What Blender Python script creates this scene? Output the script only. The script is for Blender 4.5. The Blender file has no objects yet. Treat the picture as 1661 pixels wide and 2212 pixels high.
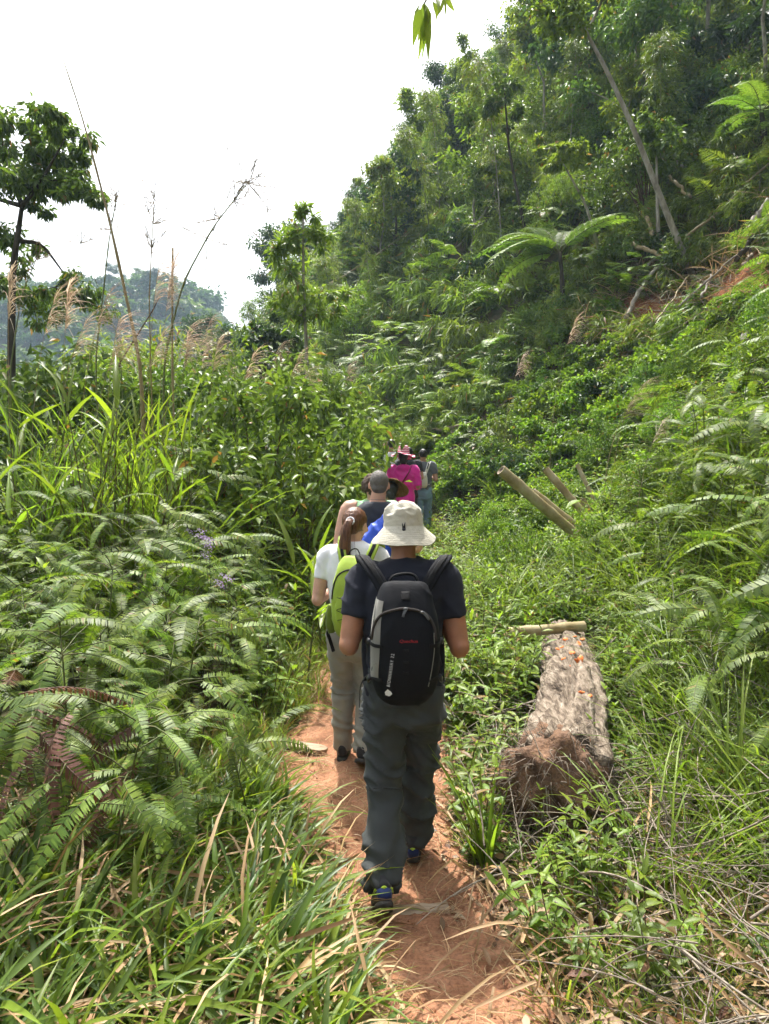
import bpy, math, random
import numpy as np
from mathutils import Vector, Matrix, Euler
from mathutils.bvhtree import BVHTree

sc = bpy.context.scene
R = math.radians
# ------------------------------------------------------------------ camera
CAMZ, FPX, CX, CY, PITCH = 2.05, 1475.0, 830.5, 1106.0, R(6.04)
cam_data = bpy.data.cameras.new('camera')
cam = bpy.data.objects.new('camera', cam_data)
sc.collection.objects.link(cam)
sc.camera = cam
cam.location = (0, 0, CAMZ)
cam.rotation_euler = (R(90) - PITCH, 0, 0)
cam_data.sensor_fit = 'VERTICAL'
cam_data.sensor_height = 36.0
cam_data.lens = 24.0
cam_data.clip_start = 0.05
cam_data.clip_end = 2000.0

# ------------------------------------------------------------------ sky
SUN_EL, SUN_AZ = R(61), R(-13)          # azimuth from +Y towards +X
world = bpy.data.worlds.new('World')
sc.world = world
world.use_nodes = True
wn, wl = world.node_tree.nodes, world.node_tree.links
wn.clear()
w_out = wn.new('ShaderNodeOutputWorld')
w_bg = wn.new('ShaderNodeBackground')
w_sky = wn.new('ShaderNodeTexSky')
w_sky.sky_type = 'NISHITA'
w_sky.sun_disc = False
w_sky.sun_elevation = SUN_EL
w_sky.sun_rotation = SUN_AZ
w_sky.air_density = 1.0
w_sky.dust_density = 5.0
w_sky.ozone_density = 1.0
w_hsv = wn.new('ShaderNodeHueSaturation')     # thin white cloud over the whole sky
w_hsv.inputs['Saturation'].default_value = 0.22
wl.new(w_sky.outputs['Color'], w_hsv.inputs['Color'])
wl.new(w_hsv.outputs['Color'], w_bg.inputs['Color'])
w_bg.inputs['Strength'].default_value = 0.15
wl.new(w_bg.outputs['Background'], w_out.inputs['Surface'])

# ------------------------------------------------------------------ sun
sun_data = bpy.data.lights.new('sun', 'SUN')
sun = bpy.data.objects.new('sun', sun_data)
sc.collection.objects.link(sun)
sun_data.energy = 3.5
sun_data.angle = R(2.0)
sun_data.color = (1.0, 0.95, 0.86)
SUN_DIR = Vector((math.sin(SUN_AZ) * math.cos(SUN_EL), math.cos(SUN_AZ) * math.cos(SUN_EL), math.sin(SUN_EL)))
sun.rotation_euler = SUN_DIR.to_track_quat('Z', 'Y').to_euler()

# ------------------------------------------------------------------ exposure, sampling
sc.view_settings.view_transform = 'Standard'
sc.view_settings.look = 'None'
sc.view_settings.gamma = 1.0
sc.view_settings.exposure = 1.28
sc.view_settings.use_curve_mapping = False
sc.render.engine = 'CYCLES'
cy = sc.cycles
cy.max_bounces = 6
cy.diffuse_bounces = 3
cy.glossy_bounces = 2
cy.transmission_bounces = 3
cy.transparent_max_bounces = 4
cy.volume_bounces = 0
cy.caustics_reflective = False
cy.caustics_refractive = False
cy.sample_clamp_indirect = 6.0
cy.use_denoising = True
cy.use_adaptive_sampling = True
cy.adaptive_threshold = 0.045
cy.adaptive_min_samples = 40
try:
    cy.denoiser = 'OPENIMAGEDENOISE'
    cy.denoising_prefilter = 'ACCURATE'
except Exception:
    pass

rng = np.random.default_rng(11)
COL = sc.collection


# ------------------------------------------------------------------ helpers
def at(px, py, D):
    """World point D metres ahead that the camera sees at (px, py) of a 1661 x 2212 picture."""
    a, b = (px - CX) / FPX, (CY - py) / FPX
    f = np.array([0, math.cos(PITCH), -math.sin(PITCH)])
    u = np.array([0, math.sin(PITCH), math.cos(PITCH)])
    r = f + a * np.array([1.0, 0, 0]) + b * u
    return np.array([0, 0, CAMZ]) + r * (D / r[1])


def proj(p):
    p = np.atleast_2d(np.asarray(p, float)) - np.array([0, 0, CAMZ])
    z = p[:, 1] * math.cos(PITCH) - p[:, 2] * math.sin(PITCH)
    v = p[:, 1] * math.sin(PITCH) + p[:, 2] * math.cos(PITCH)
    z = np.maximum(z, 1e-3)
    return np.stack([CX + FPX * p[:, 0] / z, CY - FPX * v / z], 1)


def vn(p, seed=0):
    """Value noise in [-1, 1] at points p (n, 3)."""
    p = np.asarray(p, float)
    i = np.floor(p).astype(np.int64)
    f = p - i
    f = f * f * (3 - 2 * f)

    def hs(a, b, c):
        n = (a * 374761393 + b * 668265263 + c * 1274126177 + seed * 144269504) & 0x7fffffff
        n = ((n ^ (n >> 13)) * 1274126177) & 0x7fffffff
        n = ((n ^ (n >> 15)) * 668265263) & 0x7fffffff
        return ((n ^ (n >> 16)) & 0xffff) / 32767.5 - 1.0
    o = 0.0
    for dx in (0, 1):
        for dy in (0, 1):
            for dz in (0, 1):
                w = (f[:, 0] if dx else 1 - f[:, 0]) * (f[:, 1] if dy else 1 - f[:, 1]) * (f[:, 2] if dz else 1 - f[:, 2])
                o = o + w * hs(i[:, 0] + dx, i[:, 1] + dy, i[:, 2] + dz)
    return o


def unit(v):
    v = np.asarray(v, float)
    return v / np.maximum(np.linalg.norm(v, axis=-1, keepdims=True), 1e-9)


def sstep(a, b, x):
    t = np.clip((x - a) / (b - a), 0, 1)
    return t * t * (3 - 2 * t)


class MB:
    """Collects vertices, quads and triangles for ONE mesh."""
    def __init__(s):
        s.v, s.q, s.t, s.qm, s.tm, s.n = [], [], [], [], [], 0

    def add(s, v, q=None, t=None, m=0):
        v = np.asarray(v, float).reshape(-1, 3)
        if q is not None and len(q):
            q = np.asarray(q, np.int64).reshape(-1, 4)
            s.q.append(q + s.n)
            s.qm.append(np.full(len(q), m))
        if t is not None and len(t):
            t = np.asarray(t, np.int64).reshape(-1, 3)
            s.t.append(t + s.n)
            s.tm.append(np.full(len(t), m))
        s.v.append(v)
        s.n += len(v)

    def mesh(s, name, mats, smooth=True):
        me = bpy.data.meshes.new(name)
        v = np.concatenate(s.v)
        q = np.concatenate(s.q) if s.q else np.zeros((0, 4), np.int64)
        t = np.concatenate(s.t) if s.t else np.zeros((0, 3), np.int64)
        mi = np.concatenate(s.qm + s.tm) if (s.qm or s.tm) else np.zeros(0)
        nq, nt = len(q), len(t)
        me.vertices.add(len(v))
        me.vertices.foreach_set('co', v.astype(np.float32).ravel())
        me.loops.add(nq * 4 + nt * 3)
        me.loops.foreach_set('vertex_index', np.concatenate([q.ravel(), t.ravel()]).astype(np.int32))
        me.polygons.add(nq + nt)
        st = np.concatenate([np.arange(nq) * 4, nq * 4 + np.arange(nt) * 3]).astype(np.int32)
        me.polygons.foreach_set('loop_start', st)
        me.polygons.foreach_set('material_index', mi.astype(np.int32))
        me.polygons.foreach_set('use_smooth', np.full(nq + nt, bool(smooth)))
        me.update(calc_edges=True)
        me.validate()
        for m in (mats if isinstance(mats, (list, tuple)) else [mats]):
            me.materials.append(m)
        return me


def link(name, me, parent=None, loc=None, rot=None, scale=None):
    o = bpy.data.objects.new(name, me)
    COL.objects.link(o)
    if parent is not None:
        o.parent = parent
    if loc is not None:
        o.location = loc
    if rot is not None:
        o.rotation_euler = rot
    if scale is not None:
        o.scale = scale if hasattr(scale, '__len__') else (scale,) * 3
    return o


def tag(o, label=None, cat=None, group=None, kind=None):
    if label:
        o['label'] = label
    if cat:
        o['category'] = cat
    if group:
        o['group'] = group
    if kind:
        o['kind'] = kind
    return o


def dup(root, loc, rot=(0, 0, 0), scale=1.0, label=None, cat=None, group=None):
    """A copy of a thing with its parts and sub-parts; mesh data is shared."""
    r = root.copy()
    COL.objects.link(r)
    r.location, r.rotation_euler = loc, rot
    r.scale = scale if hasattr(scale, '__len__') else (scale,) * 3
    for k, val in (('label', label), ('category', cat), ('group', group)):
        if val:
            r[k] = val
    for ch in root.children:
        c = ch.copy()
        COL.objects.link(c)
        c.parent = r
        for g in ch.children:
            d = g.copy()
            COL.objects.link(d)
            d.parent = c
    return r


def drop(root):
    for ch in list(root.children):
        for g in list(ch.children):
            bpy.data.objects.remove(g)
        bpy.data.objects.remove(ch)
    bpy.data.objects.remove(root)


def leaf_tpl(ts, ws, fold=0.2, droop=0.3):
    """Leaf of unit length along +Y, unit width along X, folded on its midrib, drooping."""
    ts = np.asarray(ts, float)
    ws = np.asarray(ws, float)
    th = -droop * ts
    dt = np.diff(ts)
    y = np.concatenate([[0], np.cumsum(dt * np.cos((th[1:] + th[:-1]) / 2))])
    z = np.concatenate([[0], np.cumsum(dt * np.sin((th[1:] + th[:-1]) / 2))])
    n = len(ts)
    v = np.zeros((n, 3, 3))
    v[:, 0] = np.stack([-ws / 2, y, z + fold * 0], 1)
    v[:, 1] = np.stack([0 * ws, y, z - 0 * ws], 1)
    v[:, 2] = np.stack([ws / 2, y, z], 1)
    q = []
    for i in range(n - 1):
        for j in (0, 1):
            a = i * 3 + j
            q.append((a, a + 1, a + 4, a + 3))
    fz = np.zeros((n, 3))
    fz[:, 0] = fz[:, 2] = fold * ws * .35
    return np.concatenate([v.reshape(-1, 3), fz.reshape(-1, 1)], 1), np.array(q), None


def quad_leaf(fold=0.12, droop=0.15):
    v = np.array([[0, 0, 0], [.5, .45, fold], [0, 1, -droop], [-.5, .45, fold]])
    return v, None, np.array([[0, 1, 2], [0, 2, 3]])


LANCE = leaf_tpl([0, .18, .55, 1], [.25, .95, .75, .04], .3, .6)
LANCE_S = leaf_tpl([0, .35, 1], [.2, 1, .05], .3, .5)
OVATE = leaf_tpl([0, .2, .5, .8, 1], [.1, .8, 1.0, .55, .03], .5, .5)
RHOMB = quad_leaf()
BLADE = leaf_tpl([0, .2, .42, .62, .82, 1], [.65, .9, 1, .85, .5, .03], .9, 1.3)
BLADE_S = leaf_tpl([0, .35, .7, 1], [.8, 1, .7, .04], .6, 1.0)
BLADE_U = leaf_tpl([0, .25, .5, .75, 1], [.7, 1, .9, .6, .03], .9, .45)


def place(mb, tpl, o, d, up, L, W, m=0):
    """Adds one copy of a leaf template per row."""
    v, q, t = tpl
    o, d, up = (np.atleast_2d(np.asarray(a, float)) for a in (o, d, up))
    n = len(o)
    d = unit(np.broadcast_to(d, (n, 3)))
    up = np.broadcast_to(up, (n, 3))
    x = unit(np.cross(d, up))
    z = np.cross(x, d)
    L = np.broadcast_to(np.asarray(L, float), (n,))[:, None, None]
    W = np.broadcast_to(np.asarray(W, float), (n,))[:, None, None]
    P = (o[:, None, :] + v[None, :, 0:1] * W * x[:, None, :] + v[None, :, 1:2] * L * d[:, None, :]
         + v[None, :, 2:3] * L * z[:, None, :])
    if v.shape[1] > 3:                     # fold of the blade on its midrib
        P = P + v[None, :, 3:4] * W * z[:, None, :]
    k = len(v)
    off = (np.arange(n) * k)[:, None, None]
    mb.add(P.reshape(-1, 3), None if q is None else (q[None] + off).reshape(-1, 4),
           None if t is None else (t[None] + off).reshape(-1, 3), m)


def tube(mb, pts, rad, ns=6, m=0, cap=True, side=None, flat=1.0, jit=None):
    """Tapered tube along a polyline; rad: one radius per point; flat squeezes it across `side`."""
    pts = np.asarray(pts, float)
    n = len(pts)
    rad = np.broadcast_to(np.asarray(rad, float), (n,))
    tg = unit(np.gradient(pts, axis=0))
    ref = np.array(side if side is not None else (0.31, 0.17, 0.93) if abs(tg[0, 2]) < .8 else (1.0, 0.13, 0.0))
    a = np.arange(ns) / ns * 2 * np.pi
    V = np.zeros((n, ns, 3))
    for i in range(n):
        x = unit(ref - tg[i] * ref.dot(tg[i]))
        yv = np.cross(tg[i], x)
        ref = x
        rr = rad[i] * (1 if jit is None else jit[i % len(jit), :ns])
        V[i] = pts[i] + (np.cos(a) * rr)[:, None] * x + (np.sin(a) * rr * flat)[:, None] * yv
    q = []
    for i in range(n - 1):
        for j in range(ns):
            k = (j + 1) % ns
            q.append((i * ns + j, i * ns + k, (i + 1) * ns + k, (i + 1) * ns + j))
    v = V.reshape(-1, 3)
    t = []
    if cap:
        v = np.concatenate([v, pts[:1], pts[-1:]])
        c0, c1 = n * ns, n * ns + 1
        for j in range(ns):
            k = (j + 1) % ns
            t.append((c0, k, j))
            t.append((c1, (n - 1) * ns + j, (n - 1) * ns + k))
    mb.add(v, q, t, m)


def bez(p0, p1, p2, n=8):
    t = np.linspace(0, 1, n)[:, None]
    p0, p1, p2 = (np.asarray(p, float) for p in (p0, p1, p2))
    return (1 - t) ** 2 * p0 + 2 * t * (1 - t) * p1 + t * t * p2


# ------------------------------------------------------------------ materials
def mat(name):
    m = bpy.data.materials.new(name)
    m.use_nodes = True
    n = m.node_tree.nodes
    b = n['Principled BSDF']
    return m, n, m.node_tree.links, b


def ramp(n, stops):
    r = n.new('ShaderNodeValToRGB')
    e = r.color_ramp.elements
    while len(e) < len(stops):
        e.new(0.5)
    for el, (p, c) in zip(e, stops):
        el.position = p
        el.color = (*c, 1)
    return r


def leaf_mat(name, c1, c2, c3, trans=0.35, rough=0.42, spec=0.5, dead=0.0, sheen_tr=(1.6, 1.7, .8)):
    """Leaf: colour differs leaf by leaf and plant by plant, light passes through."""
    m, n, l, b = mat(name)
    geo = n.new('ShaderNodeNewGeometry')
    oi = n.new('ShaderNodeObjectInfo')
    r = ramp(n, [(0.0, c1), (0.45, c2), (1.0 - dead - .01, c3)] + ([(1.0 - dead, (.22, .13, .045))] if dead else []))
    l.new(geo.outputs['Random Per Island'], r.inputs['Fac'])
    hs = n.new('ShaderNodeHueSaturation')
    mr = n.new('ShaderNodeMapRange')
    mr.inputs['To Min'].default_value = 0.7
    mr.inputs['To Max'].default_value = 1.3
    l.new(oi.outputs['Random'], mr.inputs['Value'])
    l.new(mr.outputs['Result'], hs.inputs['Value'])
    mh = n.new('ShaderNodeMapRange')
    mh.inputs['To Min'].default_value = 0.485
    mh.inputs['To Max'].default_value = 0.51
    wn_ = n.new('ShaderNodeMath')
    wn_.operation = 'FRACT'
    mm = n.new('ShaderNodeMath')
    mm.operation = 'MULTIPLY'
    mm.inputs[1].default_value = 7.31
    l.new(oi.outputs['Random'], mm.inputs[0])
    l.new(mm.outputs[0], wn_.inputs[0])
    l.new(wn_.outputs[0], mh.inputs['Value'])
    l.new(mh.outputs['Result'], hs.inputs['Hue'])
    l.new(r.outputs['Color'], hs.inputs['Color'])
    l.new(hs.outputs['Color'], b.inputs['Base Color'])
    b.inputs['Roughness'].default_value = rough
    b.inputs['Specular IOR Level'].default_value = spec
    tr = n.new('ShaderNodeBsdfTranslucent')
    mul = n.new('ShaderNodeMix')
    mul.data_type = 'RGBA'
    mul.blend_type = 'MULTIPLY'
    mul.inputs[0].default_value = 1.0
    l.new(hs.outputs['Color'], mul.inputs[6])
    mul.inputs[7].default_value = (*sheen_tr, 1)
    l.new(mul.outputs[2], tr.inputs['Color'])
    mx = n.new('ShaderNodeMixShader')
    mx.inputs[0].default_value = trans
    l.new(b.outputs['BSDF'], mx.inputs[1])
    l.new(tr.outputs['BSDF'], mx.inputs[2])
    l.new(mx.outputs['Shader'], n['Material Output'].inputs['Surface'])
    return m


def rough_mat(name, cols, scale=8.0, rough=0.85, bump=0.4, stretch=(1, 1, 1), detail=8.0, spec=0.3, bump_scale=None, dist=0.02, obj=True):
    """Noise-coloured rough surface (soil, bark, wood, cloth)."""
    m, n, l, b = mat(name)
    tc = n.new('ShaderNodeTexCoord')
    mp = n.new('ShaderNodeMapping')
    mp.inputs['Scale'].default_value = stretch
    l.new(tc.outputs['Object' if obj else 'Generated'], mp.inputs['Vector'])
    nz = n.new('ShaderNodeTexNoise')
    nz.inputs['Scale'].default_value = scale
    nz.inputs['Detail'].default_value = detail
    nz.inputs['Roughness'].default_value = 0.62
    l.new(mp.outputs['Vector'], nz.inputs['Vector'])
    k = len(cols)
    r = ramp(n, [(0.28 + 0.44 * i / max(k - 1, 1), c) for i, c in enumerate(cols)])
    l.new(nz.outputs['Fac'], r.inputs['Fac'])
    l.new(r.outputs['Color'], b.inputs['Base Color'])
    b.inputs['Roughness'].default_value = rough
    b.inputs['Specular IOR Level'].default_value = spec
    nb = n.new('ShaderNodeTexNoise')
    nb.inputs['Scale'].default_value = bump_scale or scale * 3
    nb.inputs['Detail'].default_value = 6
    l.new(mp.outputs['Vector'], nb.inputs['Vector'])
    bp = n.new('ShaderNodeBump')
    bp.inputs['Strength'].default_value = bump
    bp.inputs['Distance'].default_value = dist
    l.new(nb.outputs['Fac'], bp.inputs['Height'])
    l.new(bp.outputs['Normal'], b.inputs['Normal'])
    return m


M = {}
def soil_mat(name):
    """Trodden laterite: broad damp and dry patches, grit, crumbs."""
    m, n, l, b = mat(name)
    tc = n.new('ShaderNodeTexCoord')
    big, mid, fin = (n.new('ShaderNodeTexNoise') for _ in range(3))
    for t, s, d in ((big, 1.7, 4), (mid, 9, 8), (fin, 70, 6)):
        t.inputs['Scale'].default_value = s
        t.inputs['Detail'].default_value = d
        t.inputs['Roughness'].default_value = .65
        l.new(tc.outputs['Object'], t.inputs['Vector'])
    r1 = ramp(n, [(.3, (.25, .118, .066)), (.5, (.38, .188, .106)), (.7, (.46, .25, .152))])
    l.new(mid.outputs['Fac'], r1.inputs['Fac'])
    r2 = ramp(n, [(.35, (.55, .52, .50)), (.62, (1.0, 1.0, 1.0))])
    l.new(big.outputs['Fac'], r2.inputs['Fac'])
    r3 = ramp(n, [(.34, (.62, .60, .58)), (.5, (1, 1, 1)), (.68, (1.22, 1.2, 1.18))])
    l.new(fin.outputs['Fac'], r3.inputs['Fac'])
    prev = r1.outputs['Color']
    for r in (r2, r3):
        x = n.new('ShaderNodeMix')
        x.data_type = 'RGBA'
        x.blend_type = 'MULTIPLY'
        x.inputs[0].default_value = 1.0
        l.new(prev, x.inputs[6])
        l.new(r.outputs['Color'], x.inputs[7])
        prev = x.outputs[2]
    l.new(prev, b.inputs['Base Color'])
    b.inputs['Roughness'].default_value = .9
    b.inputs['Specular IOR Level'].default_value = .2
    b1, b2 = n.new('ShaderNodeBump'), n.new('ShaderNodeBump')
    b1.inputs['Strength'].default_value, b1.inputs['Distance'].default_value = .6, .03
    b2.inputs['Strength'].default_value, b2.inputs['Distance'].default_value = .7, .006
    l.new(mid.outputs['Fac'], b1.inputs['Height'])
    l.new(fin.outputs['Fac'], b2.inputs['Height'])
    l.new(b1.outputs['Normal'], b2.inputs['Normal'])
    l.new(b2.outputs['Normal'], b.inputs['Normal'])
    return m


M['soil'] = soil_mat('path_soil')
M['ground'] = rough_mat('litter_soil', [(.030, .028, .012), (.048, .056, .018), (.085, .058, .028), (.05, .075, .020)], 4.0, .95, .6, bump_scale=22, dist=.03)
M['redsoil'] = rough_mat('red_soil', [(.13, .045, .02), (.27, .095, .038), (.36, .15, .07)], 1.6, .95, .7, bump_scale=9, dist=.06)
M['bark_pale'] = rough_mat('pale_bark', [(.10, .085, .06), (.26, .235, .19), (.40, .38, .33)], 9, .85, .5, (1, 1, .35))
M['bark_dark'] = rough_mat('dark_bark', [(.022, .018, .013), (.05, .04, .028), (.085, .07, .05)], 12, .9, .6, (1, 1, .3))
M['dead_wood'] = rough_mat('dead_wood', [(.10, .075, .05), (.24, .19, .13), (.36, .30, .22)], 14, .85, .5, (1, 1, .2))
M['cane'] = rough_mat('dry_cane', [(.17, .13, .06), (.28, .22, .11), (.36, .30, .17)], 10, .6, .2, (1, 1, .2))
M['cane_green'] = rough_mat('green_cane', [(.07, .10, .03), (.13, .16, .05), (.20, .20, .08)], 10, .5, .2, (1, 1, .2))
M['stem'] = rough_mat('plant_stem', [(.05, .07, .02), (.09, .11, .03), (.12, .09, .04)], 20, .6, .2)
M['stem_brown'] = rough_mat('brown_stem', [(.05, .03, .018), (.10, .055, .03), (.14, .09, .05)], 20, .6, .2)
G = dict
M['fern'] = leaf_mat('fern_leaf', (.072, .125, .021), (.118, .185, .028), (.175, .245, .036), .38, .48, 0.3, dead=.02)
M['treefern'] = leaf_mat('tree_fern_leaf', (.11, .20, .03), (.15, .26, .04), (.20, .30, .05), .4, .45, .35)
M['fern_dead'] = leaf_mat('dead_fern', (.075, .035, .022), (.11, .05, .032), (.16, .085, .06), .15, .6, .3)
M['grass'] = leaf_mat('grass_blade', (0.0862, 0.138, 0.0161), (0.1437, 0.207, 0.023), (0.2185, 0.2818, 0.0345), .45, .42, 0.35, dead=.07)
M['grass_dark'] = leaf_mat('grass_blade_dark', (0.0562, 0.1063, 0.0225), (0.0938, 0.1562, 0.0275), (0.1375, 0.2063, 0.035), .38, .40, 0.4, dead=.06)
M['straw'] = leaf_mat('dry_straw', (.22, .13, .055), (.34, .22, .105), (.46, .34, .19), .2, .6, .3, sheen_tr=(1.1, 1, .8))
M['litter'] = leaf_mat('dead_leaf', (.12, .06, .03), (.24, .14, .07), (.42, .32, .21), .12, .6, .35, sheen_tr=(1.1, 1, .8))
M['herb'] = leaf_mat('herb_leaf', (0.084, 0.15, 0.0168), (0.138, 0.216, 0.024), (0.216, 0.294, 0.0336), .42, .44, 0.34, dead=.012)
M['vine'] = leaf_mat('vine_leaf', (0.066, 0.132, 0.0156), (0.114, 0.192, 0.0216), (0.18, 0.27, 0.0312), .42, .45, 0.32, dead=.01)
M['bamboo'] = leaf_mat('bamboo_leaf', (0.0845, 0.1365, 0.0234), (0.1365, 0.2015, 0.0338), (0.2015, 0.26, 0.0468), .42, .46, 0.3, dead=.02)
M['tree'] = leaf_mat('tree_leaf', (0.052, 0.0975, 0.0208), (0.0845, 0.143, 0.0286), (0.13, 0.195, 0.0364), .32, .44, 0.28, dead=.012)
M['tree_dark'] = leaf_mat('dark_tree_leaf', (0.0275, 0.0625, 0.0225), (0.045, 0.09, 0.0275), (0.07, 0.1225, 0.035), .28, .44, 0.26, dead=.01)
M['tree_light'] = leaf_mat('light_tree_leaf', (0.0938, 0.15, 0.0225), (0.15, 0.2125, 0.0325), (0.2125, 0.2687, 0.045), .40, .46, 0.28, dead=.02)
M['reed'] = leaf_mat('reed_leaf', (0.0935, 0.154, 0.0176), (0.143, 0.2145, 0.022), (0.2035, 0.2805, 0.0308), .48, .38, 0.38)
M['plume'] = leaf_mat('grass_plume', (.36, .27, .19), (.50, .41, .31), (.62, .54, .44), .35, .7, .2, sheen_tr=(1.1, 1, .9))
M['flower'] = leaf_mat('lilac_flower', (.35, .24, .45), (.45, .34, .55), (.55, .45, .62), .3, .6, .2, sheen_tr=(1, 1, 1))
M['dark_twig'] = rough_mat('dry_twig', [(.13, .10, .075), (.24, .20, .155), (.36, .31, .25)], 18, .8, .4)

# ------------------------------------------------------------------ terrain
BASE = np.array([(2.6, -12), (2.1, 0), (1.75, 4), (1.7, 8), (1.5, 12), (-1.2, 17), (-6, 25), (-11, 33), (-15, 42), (-14, 54), (0, 70), (60, 90), (180, 115)], float)
PY = np.array([-3, 0, 1.5, 2.5, 3.3, 4.4, 5.5, 6.5, 8, 10.5, 13, 16, 18, 20, 30, 45, 80])
PX = np.array([.45, .35, .22, .17, -.05, -.15, -.10, -.04, .06, .24, .42, -.2, -1.9, -4, -10.5, -19, -40])


def path_x(y):
    return np.interp(y, PY, PX)


def hill_d(x, y):
    """Signed distance to the foot of the hill, positive uphill."""
    best = np.full(np.shape(x), 1e9)
    sg = np.ones(np.shape(x))
    for a, b in zip(BASE[:-1], BASE[1:]):
        e = b - a
        t = np.clip(((x - a[0]) * e[0] + (y - a[1]) * e[1]) / (e @ e), 0, 1)
        dx, dy = x - a[0] - t * e[0], y - a[1] - t * e[1]
        d2 = dx * dx + dy * dy
        s = np.sign(e[1] * dx - e[0] * dy)
        k = d2 < best
        best = np.where(k, d2, best)
        sg = np.where(k, s, sg)
    return np.sqrt(best) * np.where(sg == 0, 1, sg)


H0 = 0.0


def height(x, y):
    x = np.asarray(x, float)
    y = np.asarray(y, float)
    sh = x.shape
    x, y = x.ravel(), y.ravel()
    d = hill_d(x, y)
    dd = np.where(d > 17, 17 + 7 * np.tanh((d - 17) / 7), np.maximum(d, 0))
    h = 1.2 * (np.sqrt(dd * dd + 1.4) - 1.183)
    u = path_x(y) - x - 0.45
    h = h + 0.30 * sstep(0, 1.7, u) - 0.05 * np.clip(u - 3.5, 0, 60)
    h = h + 0.16 * sstep(3.1, 1.7, y) + 0.022 * np.clip(y - 5, 0, 12)
    p = np.stack([x, y, 0 * x], 1)
    off = np.abs(x - path_x(y))
    w = 0.25 + 0.75 * sstep(.3, 1.1, off)
    h = h + w * (0.07 * vn(p * 1.1, 1) + 0.03 * vn(p * 3.3, 2)) + 0.008 * vn(p * 9, 3)
    hw = sstep(1.5, 6, d)
    h = h + hw * (0.9 * vn(p * .16, 4) + .45 * vn(p * .45, 5))
    # the wooded hill across the valley
    h = h + 40 * np.exp(-((x + 82) / 52) ** 4 - ((y - 182) / 45) ** 2) * (1 + .10 * vn(p * .045, 6))
    return h.reshape(sh) - H0


def hz(x, y):
    return float(height(np.array([x]), np.array([y]))[0])


H0 = hz(.12, 3.42) + .02          # the walker's forward foot stands near z = 0


def gp(px, py, n=400):
    """Where the view ray through (px, py) meets the ground."""
    D = np.geomspace(1.5, 140, n)
    P = np.array([at(px, py, dd) for dd in D])
    k = np.nonzero(P[:, 2] < height(P[:, 0], P[:, 1]))[0]
    if not len(k):
        return P[-1]
    i = max(k[0] - 1, 0)
    a, b = D[i], D[k[0]]
    for _ in range(12):
        c = (a + b) / 2
        p = at(px, py, c)
        if p[2] < hz(p[0], p[1]):
            b = c
        else:
            a = c
    return at(px, py, b)


def grid_mesh(name, xs, ys, mats, f=height):
    X, Y = np.meshgrid(xs, ys)
    Z = f(X, Y)
    nx, ny = len(xs), len(ys)
    v = np.stack([X, Y, Z], 2).reshape(-1, 3)
    i = (np.arange(ny - 1)[:, None] * nx + np.arange(nx - 1)[None]).ravel()
    q = np.stack([i, i + 1, i + nx + 1, i + nx], 1)
    mb = MB()
    mb.add(v, q)
    return mb.mesh(name, mats)


xs = np.concatenate([np.linspace(-260, -40, 40), np.linspace(-36, -5, 50), np.linspace(-4.6, 5.2, 124), np.linspace(5.6, 26, 50), np.linspace(30, 200, 24)])
ys = np.concatenate([np.linspace(-60, -6, 12), np.linspace(-5, 0.4, 14), np.linspace(.6, 13, 156), np.linspace(13.4, 50, 80), np.linspace(52, 260, 70), np.linspace(280, 700, 12)])
g = link('ground', grid_mesh('ground', xs, ys, M['ground']))
tag(g, 'brown leaf-littered soil under the trail vegetation and hillside', 'ground', kind='structure')


def make_path():
    ys = np.arange(0.2, 17, 0.045)
    s = np.linspace(-1, 1, 41)
    hw = np.interp(ys, [0, 2, 2.6, 3.3, 4.4, 5.5, 8, 17], [.42, .40, .42, .50, .66, .48, .36, .3])
    cx = path_x(ys)
    X = cx[:, None] + s[None] * (hw[:, None] * 1.25)
    wob = vn(np.stack([ys * 1.7, 0 * ys, 0 * ys + 3], 1), 9) * .10
    X = X + wob[:, None] * np.abs(s)[None]
    Y = np.repeat(ys[:, None], len(s), 1)
    Z = height(X, Y)
    p = np.stack([X.ravel(), Y.ravel(), 0 * X.ravel()], 1)
    edge = sstep(.62, 1.0, np.abs(s))[None] * (1 + .8 * vn(p * 5, 21).reshape(X.shape))
    fine = .010 * vn(p * 14, 22) + .006 * vn(p * 34, 23) + .014 * vn(p * 5, 24)
    Z = Z + .022 + fine.reshape(X.shape) - .075 * edge
    nx, ny = len(s), len(ys)
    i = (np.arange(ny - 1)[:, None] * nx + np.arange(nx - 1)[None]).ravel()
    mb = MB()
    mb.add(np.stack([X, Y, Z], 2).reshape(-1, 3), np.stack([i, i + 1, i + nx + 1, i + nx], 1))
    o = link('path', mb.mesh('path', M['soil']))
    tag(o, 'bare orange earth footpath worn through the grass', 'path', kind='structure')


make_path()
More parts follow.
